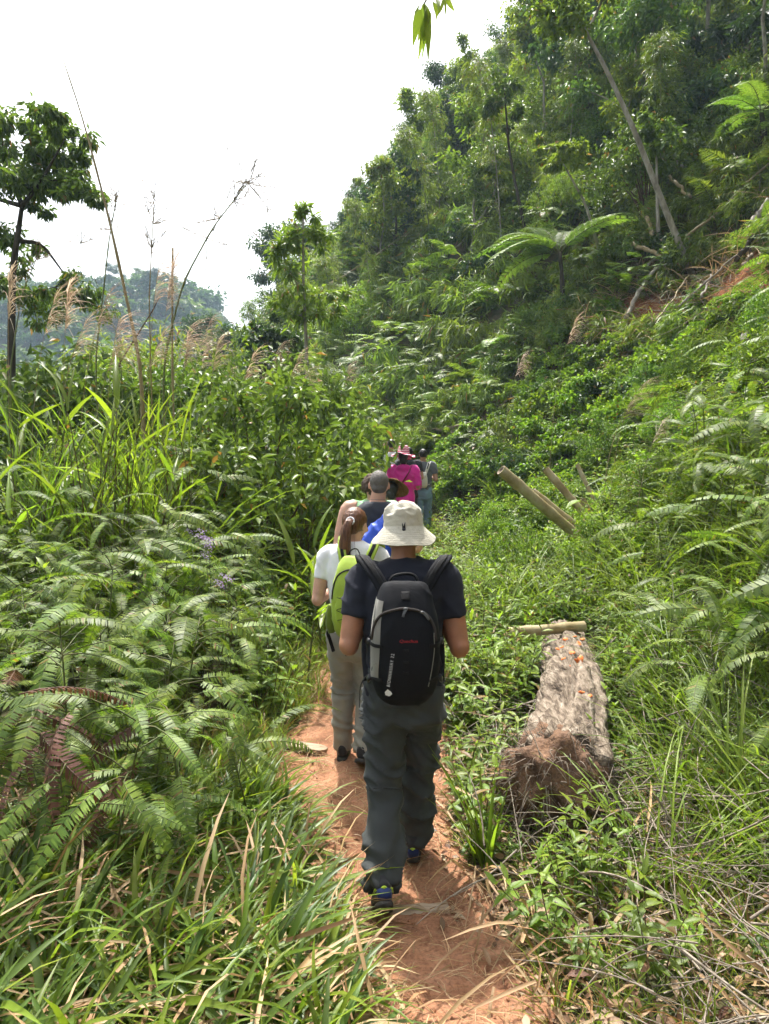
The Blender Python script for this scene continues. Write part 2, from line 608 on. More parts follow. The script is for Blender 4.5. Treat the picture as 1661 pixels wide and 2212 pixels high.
# ------------------------------------------------------------------ scattering of uncountable cover
def scatter(name, label, cat, meshes, pts, rot, scl, idx):
    """One object of kind stuff: every point carries a copy of one of the meshes."""
    c = bpy.data.collections.new(name + '_sources')
    for k, me in enumerate(meshes):
        c.objects.link(bpy.data.objects.new('%s_source_%02d' % (name, k), me))
    pts = np.asarray(pts, float)
    n = len(pts)
    me = bpy.data.meshes.new(name)
    me.vertices.add(n)
    me.vertices.foreach_set('co', pts.astype(np.float32).ravel())
    for nm, ty, arr, key in (('rot', 'FLOAT_VECTOR', rot, 'vector'), ('scl', 'FLOAT', scl, 'value'), ('idx', 'INT', idx, 'value')):
        a = me.attributes.new(nm, ty, 'POINT')
        a.data.foreach_set(key, np.asarray(arr).astype(np.int32 if ty == 'INT' else np.float32).ravel())
    me.update()
    o = link(name, me)
    tag(o, label, cat, kind='stuff')
    ng = bpy.data.node_groups.new(name, 'GeometryNodeTree')
    ng.interface.new_socket('Geometry', in_out='INPUT', socket_type='NodeSocketGeometry')
    ng.interface.new_socket('Geometry', in_out='OUTPUT', socket_type='NodeSocketGeometry')
    N, L = ng.nodes, ng.links
    gi, go = N.new('NodeGroupInput'), N.new('NodeGroupOutput')
    ip = N.new('GeometryNodeInstanceOnPoints')
    ci = N.new('GeometryNodeCollectionInfo')
    ci.inputs['Collection'].default_value = c
    ci.inputs['Separate Children'].default_value = True
    ci.inputs['Reset Children'].default_value = True

    def attr(nm, ty):
        a = N.new('GeometryNodeInputNamedAttribute')
        a.data_type = ty
        a.inputs['Name'].default_value = nm
        return a.outputs['Attribute']
    e2r = N.new('FunctionNodeEulerToRotation')
    L.new(attr('rot', 'FLOAT_VECTOR'), e2r.inputs[0])
    L.new(e2r.outputs[0], ip.inputs['Rotation'])
    L.new(attr('scl', 'FLOAT'), ip.inputs['Scale'])
    L.new(attr('idx', 'INT'), ip.inputs['Instance Index'])
    ip.inputs['Pick Instance'].default_value = True
    L.new(ci.outputs[0], ip.inputs['Instance'])
    L.new(gi.outputs[0], ip.inputs['Points'])
    L.new(ip.outputs[0], go.inputs[0])
    md = o.modifiers.new('scatter', 'NODES')
    md.node_group = ng
    return o


def spots(n, x0, x1, y0, y1, keep=None, sep=0.0):
    """Random ground spots in a box that the view (widened) can see."""
    x = rng.uniform(x0, x1, n)
    y = rng.uniform(y0, y1, n)
    k = (np.abs(x) < .64 * y + 1.0)
    if keep is not None:
        k &= keep(x, y)
    x, y = x[k], y[k]
    if sep > 0:
        cell, kk = {}, []
        for i in range(len(x)):
            cx, cyy = int(x[i] // sep), int(y[i] // sep)
            ok = True
            for a in (-1, 0, 1):
                for b in (-1, 0, 1):
                    for j in cell.get((cx + a, cyy + b), ()):
                        if (x[i] - x[j]) ** 2 + (y[i] - y[j]) ** 2 < sep * sep:
                            ok = False
            if ok:
                cell.setdefault((cx, cyy), []).append(i)
                kk.append(i)
        x, y = x[kk], y[kk]
    return np.stack([x, y, height(x, y)], 1)


def rz(n, tilt=.12):
    return np.stack([rng.normal(0, tilt, n), rng.normal(0, tilt, n), rng.uniform(0, 6.283, n)], 1)


PINN = (np.array([[-.5, 0, 0], [.5, 0, 0], [-.46, .6, -.03], [.46, .6, -.03], [0, 1, -.1]]), np.array([[0, 1, 3, 2]]), np.array([[2, 3, 4]]))


def frond(mb, L=.42, W=.13, pairs=26, droop=.7, origin=(0, 0, 0), d=(0, 1, 0), up=(0, 0, 1), start=.04, m=0, ms=1, fill=.8, ang=.3, rad=.0022, curl=.15):
    """Pinnate frond: curved midrib with a comb of narrow leaflets on both sides."""
    d = unit(np.asarray(d, float))
    x = unit(np.cross(d, np.asarray(up, float)))
    z = np.cross(x, d)
    T = np.linspace(0, 1, 60)
    th = .18 - droop * T
    dy = np.concatenate([[0], np.cumsum(np.cos(th[1:]) / 59)])
    dz = np.concatenate([[0], np.cumsum(np.sin(th[1:]) / 59)])
    bow = rng.normal(0, .05) * T ** 2
    P = np.asarray(origin) + L * (dy[:, None] * d + dz[:, None] * z + bow[:, None] * x)
    tg = unit(np.gradient(P, axis=0))
    ii = np.linspace(start * 59, 58.5, pairs)
    t = ii / 59
    i = ii.astype(int)
    prof = np.clip(np.sin(np.pi * (t * .82 + .17)), .05, 1) ** .75
    sp = L * (1 - start) / pairs
    for s in (-1, 1):
        o = P[i]
        nz_ = np.cross(x, tg[i])
        dd = unit(s * x * np.cos(ang) + tg[i] * np.sin(ang) - curl * nz_ + rng.normal(0, .05, (len(i), 3)))
        place(mb, PINN, o, dd, nz_, W / 2 * prof * rng.uniform(.9, 1.05, len(i)), sp * fill, m)
    if rad:
        k = np.linspace(0, 59, 7).astype(int)
        tube(mb, P[k], np.linspace(rad, rad * .3, 7), 4, ms)
    return P


# ------------------------------------------------------------------ small plants
def grass_tuft(n, L, W, spread=.06, tilt=.5, mats=None, tpl=BLADE):
    mb = MB()
    a = rng.uniform(0, 6.283, n)
    r = spread * np.sqrt(rng.uniform(0, 1, n))
    o = np.stack([np.cos(a) * r, np.sin(a) * r, -.02 + 0 * r], 1)
    b = a + rng.normal(0, .8, n)
    tl = np.abs(rng.normal(0, tilt, n)) + .06
    d = np.stack([np.cos(b) * np.sin(tl), np.sin(b) * np.sin(tl), np.cos(tl)], 1)
    up = np.stack([-np.cos(b), -np.sin(b), .25 + 0 * b], 1) * 1.0
    place(mb, tpl, o, d, up, L * rng.uniform(.55, 1.1, n), W * rng.uniform(.7, 1.2, n))
    return mb.mesh('grass_tuft', mats)


def herb(H, nodes, L, W, mats, n_stem=3, tpl=OVATE, whorl=2):
    mb = MB()
    for s in range(n_stem):
        a = rng.uniform(0, 6.283)
        lean = rng.uniform(.05, .45)
        h = H * rng.uniform(.6, 1.1)
        top = np.array([math.cos(a) * lean * h, math.sin(a) * lean * h, h])
        b0 = np.array([math.cos(a) * .04, math.sin(a) * .04, -.02])
        P = bez(b0, b0 + (0, 0, h * .55), top, 7)
        tube(mb, P, np.linspace(.0035, .0015, 7), 4, 1, cap=False)
        for k in range(nodes):
            t = .25 + .75 * k / max(nodes - 1, 1)
            p = np.array([np.interp(t * 6, range(7), P[:, c]) for c in range(3)])
            f = .55 + .6 * math.sin(math.pi * (.25 + .6 * t))
            for w in range(whorl):
                b = a + k * 1.57 + w * 6.283 / whorl + rng.normal(0, .2)
                el = rng.uniform(.0, .5) + (.5 if k == nodes - 1 else 0)
                d = np.array([math.cos(b) * math.cos(el), math.sin(b) * math.cos(el), math.sin(el)])
                place(mb, tpl, p, d, (0, 0, 1), L * f * rng.uniform(.8, 1.15), W * f * rng.uniform(.8, 1.15), 0)
    return mb.mesh('herb', mats)


def litter_mesh(n, L, W, mats, size=.25, tpl=BLADE_S, flat=.12):
    mb = MB()
    o = np.stack([rng.uniform(-size, size, n), rng.uniform(-size, size, n), rng.uniform(.004, .03, n)], 1)
    a = rng.uniform(0, 6.283, n)
    d = np.stack([np.cos(a), np.sin(a), rng.normal(.05, flat, n)], 1)
    up = np.stack([rng.normal(0, .4, n), rng.normal(0, .4, n), 1 + 0 * a], 1)
    place(mb, tpl, o, d, up, L * rng.uniform(.5, 1.2, n), W * rng.uniform(.6, 1.2, n))
    return mb.mesh('litter', mats)


def twig_mesh(n, size, L, mats, r=.003):
    mb = MB()
    for k in range(n):
        p = np.array([rng.uniform(-size, size), rng.uniform(-size, size), rng.uniform(.01, .12)])
        a = rng.uniform(0, 6.283)
        l = L * rng.uniform(.4, 1.2)
        e = p + np.array([math.cos(a) * l, math.sin(a) * l, rng.normal(.05, .12)])
        c = (p + e) / 2 + rng.normal(0, .12, 3) * l
        tube(mb, bez(p, c, e, 7), np.linspace(r, r * .4, 7) * rng.uniform(.6, 1.5), 4, 0, cap=False)
    return mb.mesh('twig', mats)


def fern_heap(n, L, W, pairs, mats, size=.6, H=.7):
    """A mound of arching fronds, for slopes seen from afar."""
    mb = MB()
    for k in range(n):
        a = rng.uniform(0, 6.283)
        r = size * math.sqrt(rng.uniform(0, 1))
        o = np.array([math.cos(a) * r, math.sin(a) * r, H * rng.uniform(.25, 1.0) * (1 - .5 * (r / size) ** 2)])
        b = a + rng.normal(0, .7)
        d = np.array([math.cos(b), math.sin(b), rng.uniform(-.1, .5)])
        frond(mb, L * rng.uniform(.7, 1.2), W * rng.uniform(.8, 1.2), pairs, rng.uniform(.5, 1.3), o, d, m=0, rad=0)
    return mb.mesh('fern_heap', mats)


def leaf_cloud(mb, cen, rad, n, L, W, tpl=RHOMB, down=.35, m=0, out=.8, flat=.75):
    """n leaves round each centre."""
    cen = np.atleast_2d(cen)
    k = len(cen)
    rad = np.broadcast_to(np.asarray(rad, float), (k,))
    c = np.repeat(cen, n, 0)
    g = unit(rng.normal(0, 1, (k * n, 3))) * (rng.uniform(0, 1, (k * n, 1)) ** .55)
    g[:, 2] *= flat
    o = c + g * np.repeat(rad, n)[:, None]
    d = unit(g * out + rng.normal(0, .55, (k * n, 3)) + np.array([0, 0, -down]))
    up = unit(rng.normal(0, .45, (k * n, 3)) + np.array([0, 0, 1.0]))
    place(mb, tpl, o, d, up, L * rng.uniform(.6, 1.25, k * n), W * rng.uniform(.7, 1.2, k * n), m)


def heap_mesh(name, R_, H, nc, n, L, W, mats, tpl=RHOMB, down=.4):
    """Leafy mound: clusters over a dome, hollow in the middle."""
    mb = MB()
    a = rng.uniform(0, 6.283, nc)
    e = np.arcsin(rng.uniform(.05, 1, nc))
    f = rng.uniform(.7, 1.05, nc)
    cen = np.stack([np.cos(a) * np.cos(e) * R_ * f, np.sin(a) * np.cos(e) * R_ * f, np.sin(e) * H * f], 1)
    leaf_cloud(mb, cen, rng.uniform(.16, .34, nc) * (R_ + H) / 2, n, L, W, tpl, down)
    return mb.mesh(name, mats)


# ------------------------------------------------------------------ bigger plants as things with parts
def thing(name, loc=(0, 0, 0), rot=(0, 0, 0), scale=1.0):
    o = link(name, None, None, loc, rot, scale)
    o.empty_display_size = .1
    return o


def tree_proto(name, H, r0, cr, cb, limbs, per, leaf, wid, lm, bark, tpl=RHOMB, lean=.1, clus=4, crad=.42, down=.4, flat=.75):
    root = thing(name)
    tb, cb_ = MB(), MB()
    a = rng.uniform(0, 6.283)
    top = np.array([math.cos(a) * lean * H, math.sin(a) * lean * H, H * .86])
    P = bez((0, 0, -.3), np.array([rng.normal(0, .05) * H, rng.normal(0, .05) * H, H * .5]), top, 10)
    P[1:-1] += rng.normal(0, .012 * H, (8, 3)) * np.array([1, 1, .2])
    tube(tb, P, r0 * np.linspace(1, .25, 10), 7, 0)
    cen = []
    for k in range(limbs):
        t = cb + (1 - cb) * (k + rng.uniform(0, .8)) / limbs
        p = np.array([np.interp(t * 9, range(10), P[:, c]) for c in range(3)])
        b = k * 2.4 + rng.normal(0, .3)
        ln = cr * (1.05 - .55 * (t - cb) / max(1 - cb, .01)) * rng.uniform(.7, 1.15)
        e = p + np.array([math.cos(b) * ln, math.sin(b) * ln, ln * rng.uniform(.15, .8)])
        c = (p + e) / 2 + np.array([0, 0, ln * .18]) + rng.normal(0, .06, 3) * ln
        Q = bez(p, c, e, 7)
        tube(tb, Q, r0 * (.42 - .2 * t) * np.linspace(1, .2, 7), 5, 0, cap=False)
        for s in np.linspace(.4, 1.0, clus):
            cen.append(np.array([np.interp(s * 6, range(7), Q[:, c_]) for c_ in range(3)]) + rng.normal(0, .12, 3) * ln)
    cen.append(P[-1])
    cen = np.array(cen)
    leaf_cloud(cb_, cen, crad * cr * rng.uniform(.55, 1.1, len(cen)), per, leaf, wid, tpl, down, flat=flat)
    link('trunk', tb.mesh('trunk', bark), root)
    link('crown', cb_.mesh('crown', lm), root)
    return root


def bamboo_proto(H, arch, sprays, per, lm, cm, leaf=.2, r=.03):
    root = thing('bamboo')
    tb, fb = MB(), MB()
    P = bez((0, 0, -.3), (0, 0, H * .75), (arch, 0, H * (1 - .12 * arch)), 14)
    tube(tb, P, r * np.linspace(1, .2, 14), 6, 0)
    for k in range(sprays):
        t = .22 + .78 * rng.uniform(0, 1) ** .8
        p = np.array([np.interp(t * 13, range(14), P[:, c]) for c in range(3)])
        b = rng.uniform(0, 6.283)
        ln = rng.uniform(.35, 1.0) * (1.25 - .6 * t) * H / 8
        e = p + np.array([math.cos(b) * ln, math.sin(b) * ln, ln * rng.uniform(-.35, .35)])
        Q = bez(p, (p + e) / 2 + (0, 0, ln * .25), e, 5)
        tube(tb, Q, np.linspace(.006, .002, 5), 3, 0, cap=False)
        s = rng.uniform(.3, 1.0, per)
        o = np.stack([np.interp(s * 4, range(5), Q[:, c]) for c in range(3)], 1) + rng.normal(0, .07, (per, 3))
        d = unit(np.stack([np.cos(b) + rng.normal(0, .7, per), np.sin(b) + rng.normal(0, .7, per), rng.normal(-.75, .45, per)], 1))
        place(fb, LANCE_S, o, d, rng.normal(0, .4, (per, 3)) + np.array([0, 0, 1.0]), leaf * rng.uniform(.6, 1.2, per), leaf * .13)
    link('culm', tb.mesh('culm', cm), root)
    link('foliage', fb.mesh('foliage', lm), root)
    return root


def shrub_proto(name, R_, H, nc, n, L, W, lm, sm, tpl=RHOMB, down=.3, crad=.28):
    root = thing(name)
    tb, fb = MB(), MB()
    cen = []
    for k in range(nc):
        a = rng.uniform(0, 6.283)
        rr = R_ * math.sqrt(rng.uniform(0, 1))
        e = np.array([math.cos(a) * rr, math.sin(a) * rr, H * (.35 + .65 * rng.uniform(0, 1)) * (1 - .45 * (rr / R_) ** 2)])
        cen.append(e)
        if k % 2 == 0:
            tube(tb, bez((math.cos(a) * .05, math.sin(a) * .05, -.1), (e[0] * .3, e[1] * .3, e[2] * .6), e, 6), np.linspace(.016, .004, 6) * H / 1.5, 4, 0, cap=False)
    leaf_cloud(fb, np.array(cen), crad * (R_ + H) / 2 * rng.uniform(.7, 1.2, nc), n, L, W, tpl, down)
    link('stem', tb.mesh('stem', sm), root)
    link('foliage', fb.mesh('foliage', lm), root)
    return root


def fern_proto(kind):
    """Scrambling fern: thin upright stalk, forked at the top into spreading fronds; every frond a part."""
    root = thing('fern')
    tb = MB()
    H = (.62, .75, .5, .85)[kind]
    top = np.array([rng.normal(0, .06), rng.normal(0, .06), H])
    S = bez((0, 0, -.05), (top[0] * .2, top[1] * .2, H * .6), top, 8)
    tube(tb, S, np.linspace(.005, .003, 8), 5, 0)
    n = (9, 11, 8, 12)[kind]
    specs = []
    for k in range(n):
        a = k * 2.39996 + rng.normal(0, .35)
        low = 0 if k < 3 else rng.uniform(.05, .6)
        p = np.array([np.interp((1 - low) * 7, range(8), S[:, c]) for c in range(3)])
        arm = p + np.array([math.cos(a), math.sin(a), rng.uniform(.1, .7)]) * rng.uniform(.05, .2)
        tube(tb, np.stack([p, (p + arm) / 2 + (0, 0, .01), arm]), [.003, .0028, .0022], 4, 0, cap=False)
        specs.append((arm, a + rng.normal(0, .5), rng.uniform(-.35, .45)))
    link('stem', tb.mesh('stem', M['stem']), root)
    for arm, a, el in specs:
        link('frond', FROND[int(rng.integers(len(FROND)))], root, arm, (el, rng.normal(0, .4), a - math.pi / 2), rng.uniform(.75, 1.25))
    return root


FROND = []
for L_, W_, n_, d_ in ((.30, .085, 38, .75), (.35, .095, 44, 1.05), (.25, .075, 32, .5), (.38, .09, 46, 1.35), (.28, .08, 36, 1.0), (.33, .085, 42, 1.6)):
    mb = MB()
    frond(mb, L_, W_, n_, d_, fill=.84, ang=.34, rad=.0024)
    FROND.append(mb.mesh('frond', [M['fern'], M['stem']]))
FROND_DEAD = []
for L_, W_, n_, d_ in ((.45, .10, 34, 1.1), (.5, .09, 36, 1.5)):
    mb = MB()
    frond(mb, L_, W_, n_, d_, fill=.6, ang=.35, rad=.003, curl=.5)
    FROND_DEAD.append(mb.mesh('frond', [M['fern_dead'], M['stem_brown']]))
# ------------------------------------------------------------------ bare soil on the slope
def soil_patch(name, px, py, w, h_, label, lift=.12, up=0.0):
    """A draped sheet of bare earth on the slope round the ground point seen at (px, py)."""
    c = gp(px, py)
    s = np.linspace(-1, 1, 34)
    X, Y = np.meshgrid(c[0] + s * w, c[1] + s * h_)
    rr = np.sqrt(((X - c[0]) / w) ** 2 + ((Y - c[1]) / h_) ** 2)
    p = np.stack([X.ravel(), Y.ravel(), 0 * X.ravel()], 1)
    nz_ = vn(p * 1.3, 31).reshape(X.shape)
    Z = height(X, Y) + lift * (1 - 2.2 * sstep(.55, 1.0, rr + .25 * nz_)) + .10 * vn(p * 2.5, 32).reshape(X.shape) * (1 - rr).clip(0, 1)
    i = (np.arange(33)[:, None] * 34 + np.arange(33)[None]).ravel()
    mb = MB()
    mb.add(np.stack([X, Y, Z], 2).reshape(-1, 3), np.stack([i, i + 1, i + 35, i + 34], 1))
    o = link(name, mb.mesh(name, M['redsoil']))
    tag(o, label, 'soil', kind='structure')
    return c, w, h_


SOIL = [soil_patch('soil_bank', 1400, 700, 1.1, 1.3, 'red earth bared by a landslip below the leaning trunk'),
        soil_patch('soil_bank', 1620, 600, 1.1, 1.5, 'red earth bared by a landslip among fallen poles'),
        soil_patch('soil_bank', 505, 775, 1.6, 2.2, 'small red earth scar at the foot of the far knoll', .3)]


def off_soil(x, y, k=.5):
    r = np.ones(np.shape(x), bool)
    for c, w, h_ in SOIL:
        r &= ((x - c[0]) / w) ** 2 + ((y - c[1]) / h_) ** 2 > k * k
    return r


side = lambda x, y: x - path_x(y)
LOG_A, LOG_B = np.array([.93, 3.45]), np.array([1.78, 6.4])


def off_log(x, y, r=.25):
    e = LOG_B - LOG_A
    t = np.clip(((x - LOG_A[0]) * e[0] + (y - LOG_A[1]) * e[1]) / (e @ e), 0, 1)
    return (x - LOG_A[0] - t * e[0]) ** 2 + (y - LOG_A[1] - t * e[1]) ** 2 > r * r


def path_hw(y):
    return np.interp(y, [0, 2, 2.6, 3.3, 4.4, 5.5, 8, 17], [.32, .30, .32, .38, .53, .36, .28, .24])


# ------------------------------------------------------------------ grass beside the path
TUFT = [grass_tuft(14, .42, .012, .07, .55, M['grass'], BLADE_S) for _ in range(3)] + \
       [grass_tuft(17, .26, .007, .08, .6, M['grass'], BLADE_S) for _ in range(3)]
TUFT_BROAD = [grass_tuft(9, .46, .025, .08, .65, M['grass_dark']) for _ in range(3)] + [grass_tuft(7, .5, .022, .07, .38, M['grass']) for _ in range(2)]
TUFT_LONG = [grass_tuft(14, .95, .011, .08, .38, M['grass']) for _ in range(3)]
STRAW = [litter_mesh(14, .34, .013, M['straw'], .22, BLADE_S, .2) for _ in range(4)]


def clear_path(m=0.0):
    def f(x, y):
        e = .10 * vn(np.stack([x * 2.3, y * 2.3, 0 * x + 8], 1), 41)
        w = path_hw(y) + .07 * (side(x, y) < 0) * np.exp(-((y - 4.0) / .9) ** 2)
        return (np.abs(side(x, y)) > w + m + e) & off_log(x, y) & off_soil(x, y)
    return f


def near_left(a, b, m=0.0):
    f = clear_path(m)
    return lambda x, y: f(x, y) & (side(x, y) < -a) & (side(x, y) > -b)


def near_right(a, b, m=0.0):
    f = clear_path(m)
    return lambda x, y: f(x, y) & (side(x, y) > a) & (side(x, y) < b)


A = spots(1500, -2.6, 0, 1.5, 4.6, near_left(0, 1.5))
n1 = len(A)
B = spots(2600, -1.6, .4, 3.4, 9, near_left(0, .85))
C = spots(1900, 0, 3.2, 1.6, 8, near_right(0, 2.4, .05))
D_ = spots(900, -.8, 1.6, 6, 14, lambda x, y: clear_path(-.1)(x, y) & (np.abs(side(x, y)) < .9))
P_ = np.concatenate([A, B, C, D_])
n = len(P_)
idx = rng.integers(0, 6, n)
scatter('grass', 'green grass growing along both edges of the footpath', 'grass', TUFT, P_, rz(n, .15),
        np.where(np.arange(n) < n1, .9, .75) * rng.uniform(.5, 1.15, n) * np.where((P_[:, 0] > .3) & (P_[:, 1] < 8), .75, 1), idx)
A = spots(1500, -2.2, .2, 1.3, 3.5, lambda x, y: clear_path(.07)(x, y) & (side(x, y) < 0) & (side(x, y) > -1.6))
n = len(A)
scatter('broad_grass', 'broad-bladed green grass spilling onto the near edge of the path', 'grass', TUFT_BROAD, A, rz(n, .25), rng.uniform(.6, 1.2, n), rng.integers(0, 5, n))
A = spots(1300, -2.4, .2, 1.3, 3.0, lambda x, y: clear_path(.02)(x, y) & (side(x, y) < -.1))
B = spots(130, .3, 2.6, 1.5, 4.5, near_right(0, 2))
P_ = np.concatenate([A, B])
n = len(P_)
P_[:, 2] += rng.uniform(0, .10, n)
scatter('dry_grass', 'dry tan grass lying flattened between the green blades', 'dry grass', STRAW, P_, rz(n, .3), rng.uniform(.6, 1.15, n), rng.integers(0, 4, n))

SCR = []
for c_, w_, h_ in SOIL[:2]:
    SCR.append(spots(150, c_[0] - w_, c_[0] + w_, c_[1] - h_, c_[1] + h_))
P_ = np.concatenate(SCR)
P_[:, 2] += .15
n = len(P_)
scatter('landslip_straw', 'dry stalks and roots strewn over the red landslip earth', 'dry stalks', [litter_mesh(9, .8, .014, M['straw'], .3, BLADE_S, .5) for _ in range(3)] + [twig_mesh(6, .3, .8, M['dark_twig'], .008)], P_, rz(n, .5), rng.uniform(.6, 1.3, n), rng.integers(0, 4, n))

# ------------------------------------------------------------------ litter
LIT = [litter_mesh(10, .08, .026, M['litter'], .18, OVATE, .3) for _ in range(4)]
A = spots(1100, .2, 3.0, 1.4, 4.6, near_right(.02, 2.4, -.05))
B = spots(45, -.6, 1.2, 1.6, 6, lambda x, y: (np.abs(side(x, y)) < .6))
P_ = np.concatenate([A, B])
n = len(P_)
scatter('leaf_litter', 'curled brown dead leaves on the bank beside the path', 'leaves', LIT, P_, rz(n, .2), rng.uniform(.5, 1.1, n), rng.integers(0, 4, n))
NEED = [litter_mesh(11, .20, .0035, M['straw'], .16, BLADE_S, .04) for _ in range(4)]
A = spots(620, -.8, 1.0, 1.5, 7, lambda x, y: (np.abs(side(x, y)) < .55))
n = len(A)
A[:, 2] += .028
scatter('straw_litter', 'thin brown straw trodden into the orange earth of the path', 'straw', NEED, A, rz(n, .03), rng.uniform(.5, 1.2, n), rng.integers(0, 4, n))
TW = [twig_mesh(7, .3, .55, M['dark_twig'], .0036) for _ in range(4)]
A = spots(230, .5, 3.4, 1.7, 5.2, lambda x, y: (side(x, y) > .62) & off_log(x, y, .3))
n = len(A)
A[:, 2] += rng.uniform(0, .16, n)
scatter('twigs', 'tangle of grey dead twigs on the bank beside the log', 'twigs', TW, A, rz(n, .25), rng.uniform(.5, 1.25, n), rng.integers(0, 4, n))

PEB = []
for k in range(3):
    mb = MB()
    u = rng.normal(0, 1, (7, 3))
    o_ = np.array([[0, 0, 1], [1, 0, 0], [0, 1, 0], [-1, 0, 0], [0, -1, 0], [0, 0, -1]], float) * rng.uniform(.6, 1.2, (6, 1)) * .008
    mb.add(o_, None, [(0, 1, 2), (0, 2, 3), (0, 3, 4), (0, 4, 1), (5, 2, 1), (5, 3, 2), (5, 4, 3), (5, 1, 4)])
    PEB.append(mb.mesh('pebble', M['soil'], False))
A = spots(1500, -.9, .9, 1.6, 7, lambda x, y: (np.abs(side(x, y)) < .6))
n = len(A)
A[:, 2] += .020
scatter('pebbles', 'crumbs of earth and grit loose on the path', 'grit', PEB, A, rz(n, 1.0), rng.uniform(.3, 1.3, n), rng.integers(0, 3, n))

# ------------------------------------------------------------------ weeds of the bank and of the thicket
HERB = [herb(.34, 5, .085, .026, [M['herb'], M['stem']], 3) for _ in range(3)] + \
       [herb(.5, 6, .10, .03, [M['herb'], M['stem_brown']], 3) for _ in range(3)] + \
       [herb(.22, 4, .05, .02, [M['vine'], M['stem']], 4) for _ in range(2)]
A = spots(3600, .4, 5.5, 2.2, 9.5, lambda x, y: near_right(.25, 9, .02)(x, y) & off_log(x, y, .25) & (rng.uniform(0, 1, len(x)) < np.clip((y - 1.6) / 3.2, .28, 1)))
B = spots(1500, -.2, 6, 7, 15, lambda x, y: clear_path(.0)(x, y) & (side(x, y) > .2))
C = spots(2200, -6.5, 0, 4.5, 14, lambda x, y: clear_path(.1)(x, y) & (side(x, y) < -.7))
P_ = np.concatenate([A, B, C])
n = len(P_)
lp = P_[:, 0] < path_x(P_[:, 1])
scatter('weeds', 'low leafy bright green weeds covering the bank and thicket floor', 'weeds', HERB, P_, rz(n, .2),
        rng.uniform(.55, 1.2, n) * np.where(lp, 1.35, np.where(P_[:, 1] < 4.5, .8, 1.0)), rng.integers(0, 8, n))
TL = spots(420, 1.1, 4.4, 2.6, 8, lambda x, y: near_right(1.1, 4)(x, y) & off_log(x, y, .5))
B = spots(800, -9, -1, 6, 14, lambda x, y: side(x, y) < -1.75)
P_ = np.concatenate([TL, B])
n = len(P_)
scatter('long_grass', 'long thin arching grass standing above the weeds', 'grass', TUFT_LONG, P_, rz(n, .12), np.where(P_[:, 0] > 0, rng.uniform(.6, 1.3, n), rng.uniform(.9, 2.3, n)), rng.integers(0, 3, n))

# ------------------------------------------------------------------ cover of the hillside
VHEAP = [heap_mesh('vine_heap', .62, .5, 26, 46, .10, .075, M['vine']) for _ in range(3)]
FHEAP = [fern_heap(26, .75, .3, 13, [M['fern'], M['stem']]) for _ in range(2)]
BHEAP = [heap_mesh('bamboo_grass', .7, .75, 26, 40, .26, .034, M['bamboo'], LANCE_S, .7) for _ in range(3)]
SHEAP = [heap_mesh('bush_heap', .75, .7, 24, 46, .13, .06, M['tree']) for _ in range(2)]
DHEAP = [heap_mesh('dark_heap', .8, .7, 22, 40, .15, .07, M['tree_dark']) for _ in range(1)]
COVER = VHEAP + FHEAP + BHEAP + SHEAP + DHEAP


def on_hill(a, b):
    def f(x, y):
        d = hill_d(x, y)
        return (d > a) & (d < b) & off_soil(x, y)
    return f


A = spots(11000, -4, 12, 7.5, 20, on_hill(1.0, 24), .38)
B = spots(15000, -24, 34, 20, 46, on_hill(-1.0, 26), .68)
C = spots(8000, -60, 50, 46, 95, on_hill(-4, 30), 1.5)
P_ = np.concatenate([A, B, C])
n = len(P_)
d = hill_d(P_[:, 0], P_[:, 1])
f1 = vn(np.stack([P_[:, 0] * .22, P_[:, 1] * .22, 0 * d], 1), 51) + rng.normal(0, .28, n)
pix = proj(P_)
vine = (P_[:, 1] < 17) & (pix[:, 1] > 640)
idx = np.where(f1 < -.35, rng.integers(8, 11, n), np.where(f1 < .05, rng.integers(5, 8, n), np.where(f1 < .4, rng.integers(3, 5, n), rng.integers(5, 10, n))))
idx = np.where(vine & (rng.uniform(0, 1, n) < .8), rng.integers(0, 3, n), idx)
fernz = (pix[:, 0] > 640) & (pix[:, 0] < 1060) & (pix[:, 1] > 620) & ~(vine & (pix[:, 0] > 960))
idx = np.where(fernz, np.where(rng.uniform(0, 1, n) < .38, rng.integers(3, 5, n), rng.integers(5, 8, n)), idx)
s_ = np.where(P_[:, 1] < 20, .8, np.where(P_[:, 1] < 46, 1.35, 2.3)) * rng.uniform(.7, 1.25, n)
s_ = np.where((P_[:, 1] < 11), s_ * .75, s_)
P_[:, 2] -= .1
scatter('hillside_undergrowth', 'dense ferns, vines and bamboo grass covering the steep hillside', 'undergrowth', COVER, P_, rz(n, .25), s_, idx)
# valley side thicket
A = spots(5200, -14, -1, 7.5, 24, lambda x, y: (side(x, y) < -1.1) & (hill_d(x, y) < .3), .48)
B = spots(4200, -50, -2, 24, 70, lambda x, y: (side(x, y) < -1) & (hill_d(x, y) < -1), 1.1)
P_ = np.concatenate([A, B])
n = len(P_)
f1 = vn(np.stack([P_[:, 0] * .3, P_[:, 1] * .3, 0 * P_[:, 0] + 5], 1), 52) + rng.normal(0, .3, n)
idx = np.where(f1 < -.2, rng.integers(8, 10, n), np.where(f1 < .25, rng.integers(0, 3, n), rng.integers(5, 8, n)))
s_ = np.where(P_[:, 1] < 24, .95, 1.7) * rng.uniform(.6, 1.2, n)
P_[:, 2] -= .05
scatter('thicket_undergrowth', 'leafy thicket covering the valley floor beyond the path', 'undergrowth', COVER, P_, rz(n, .2), s_, idx)
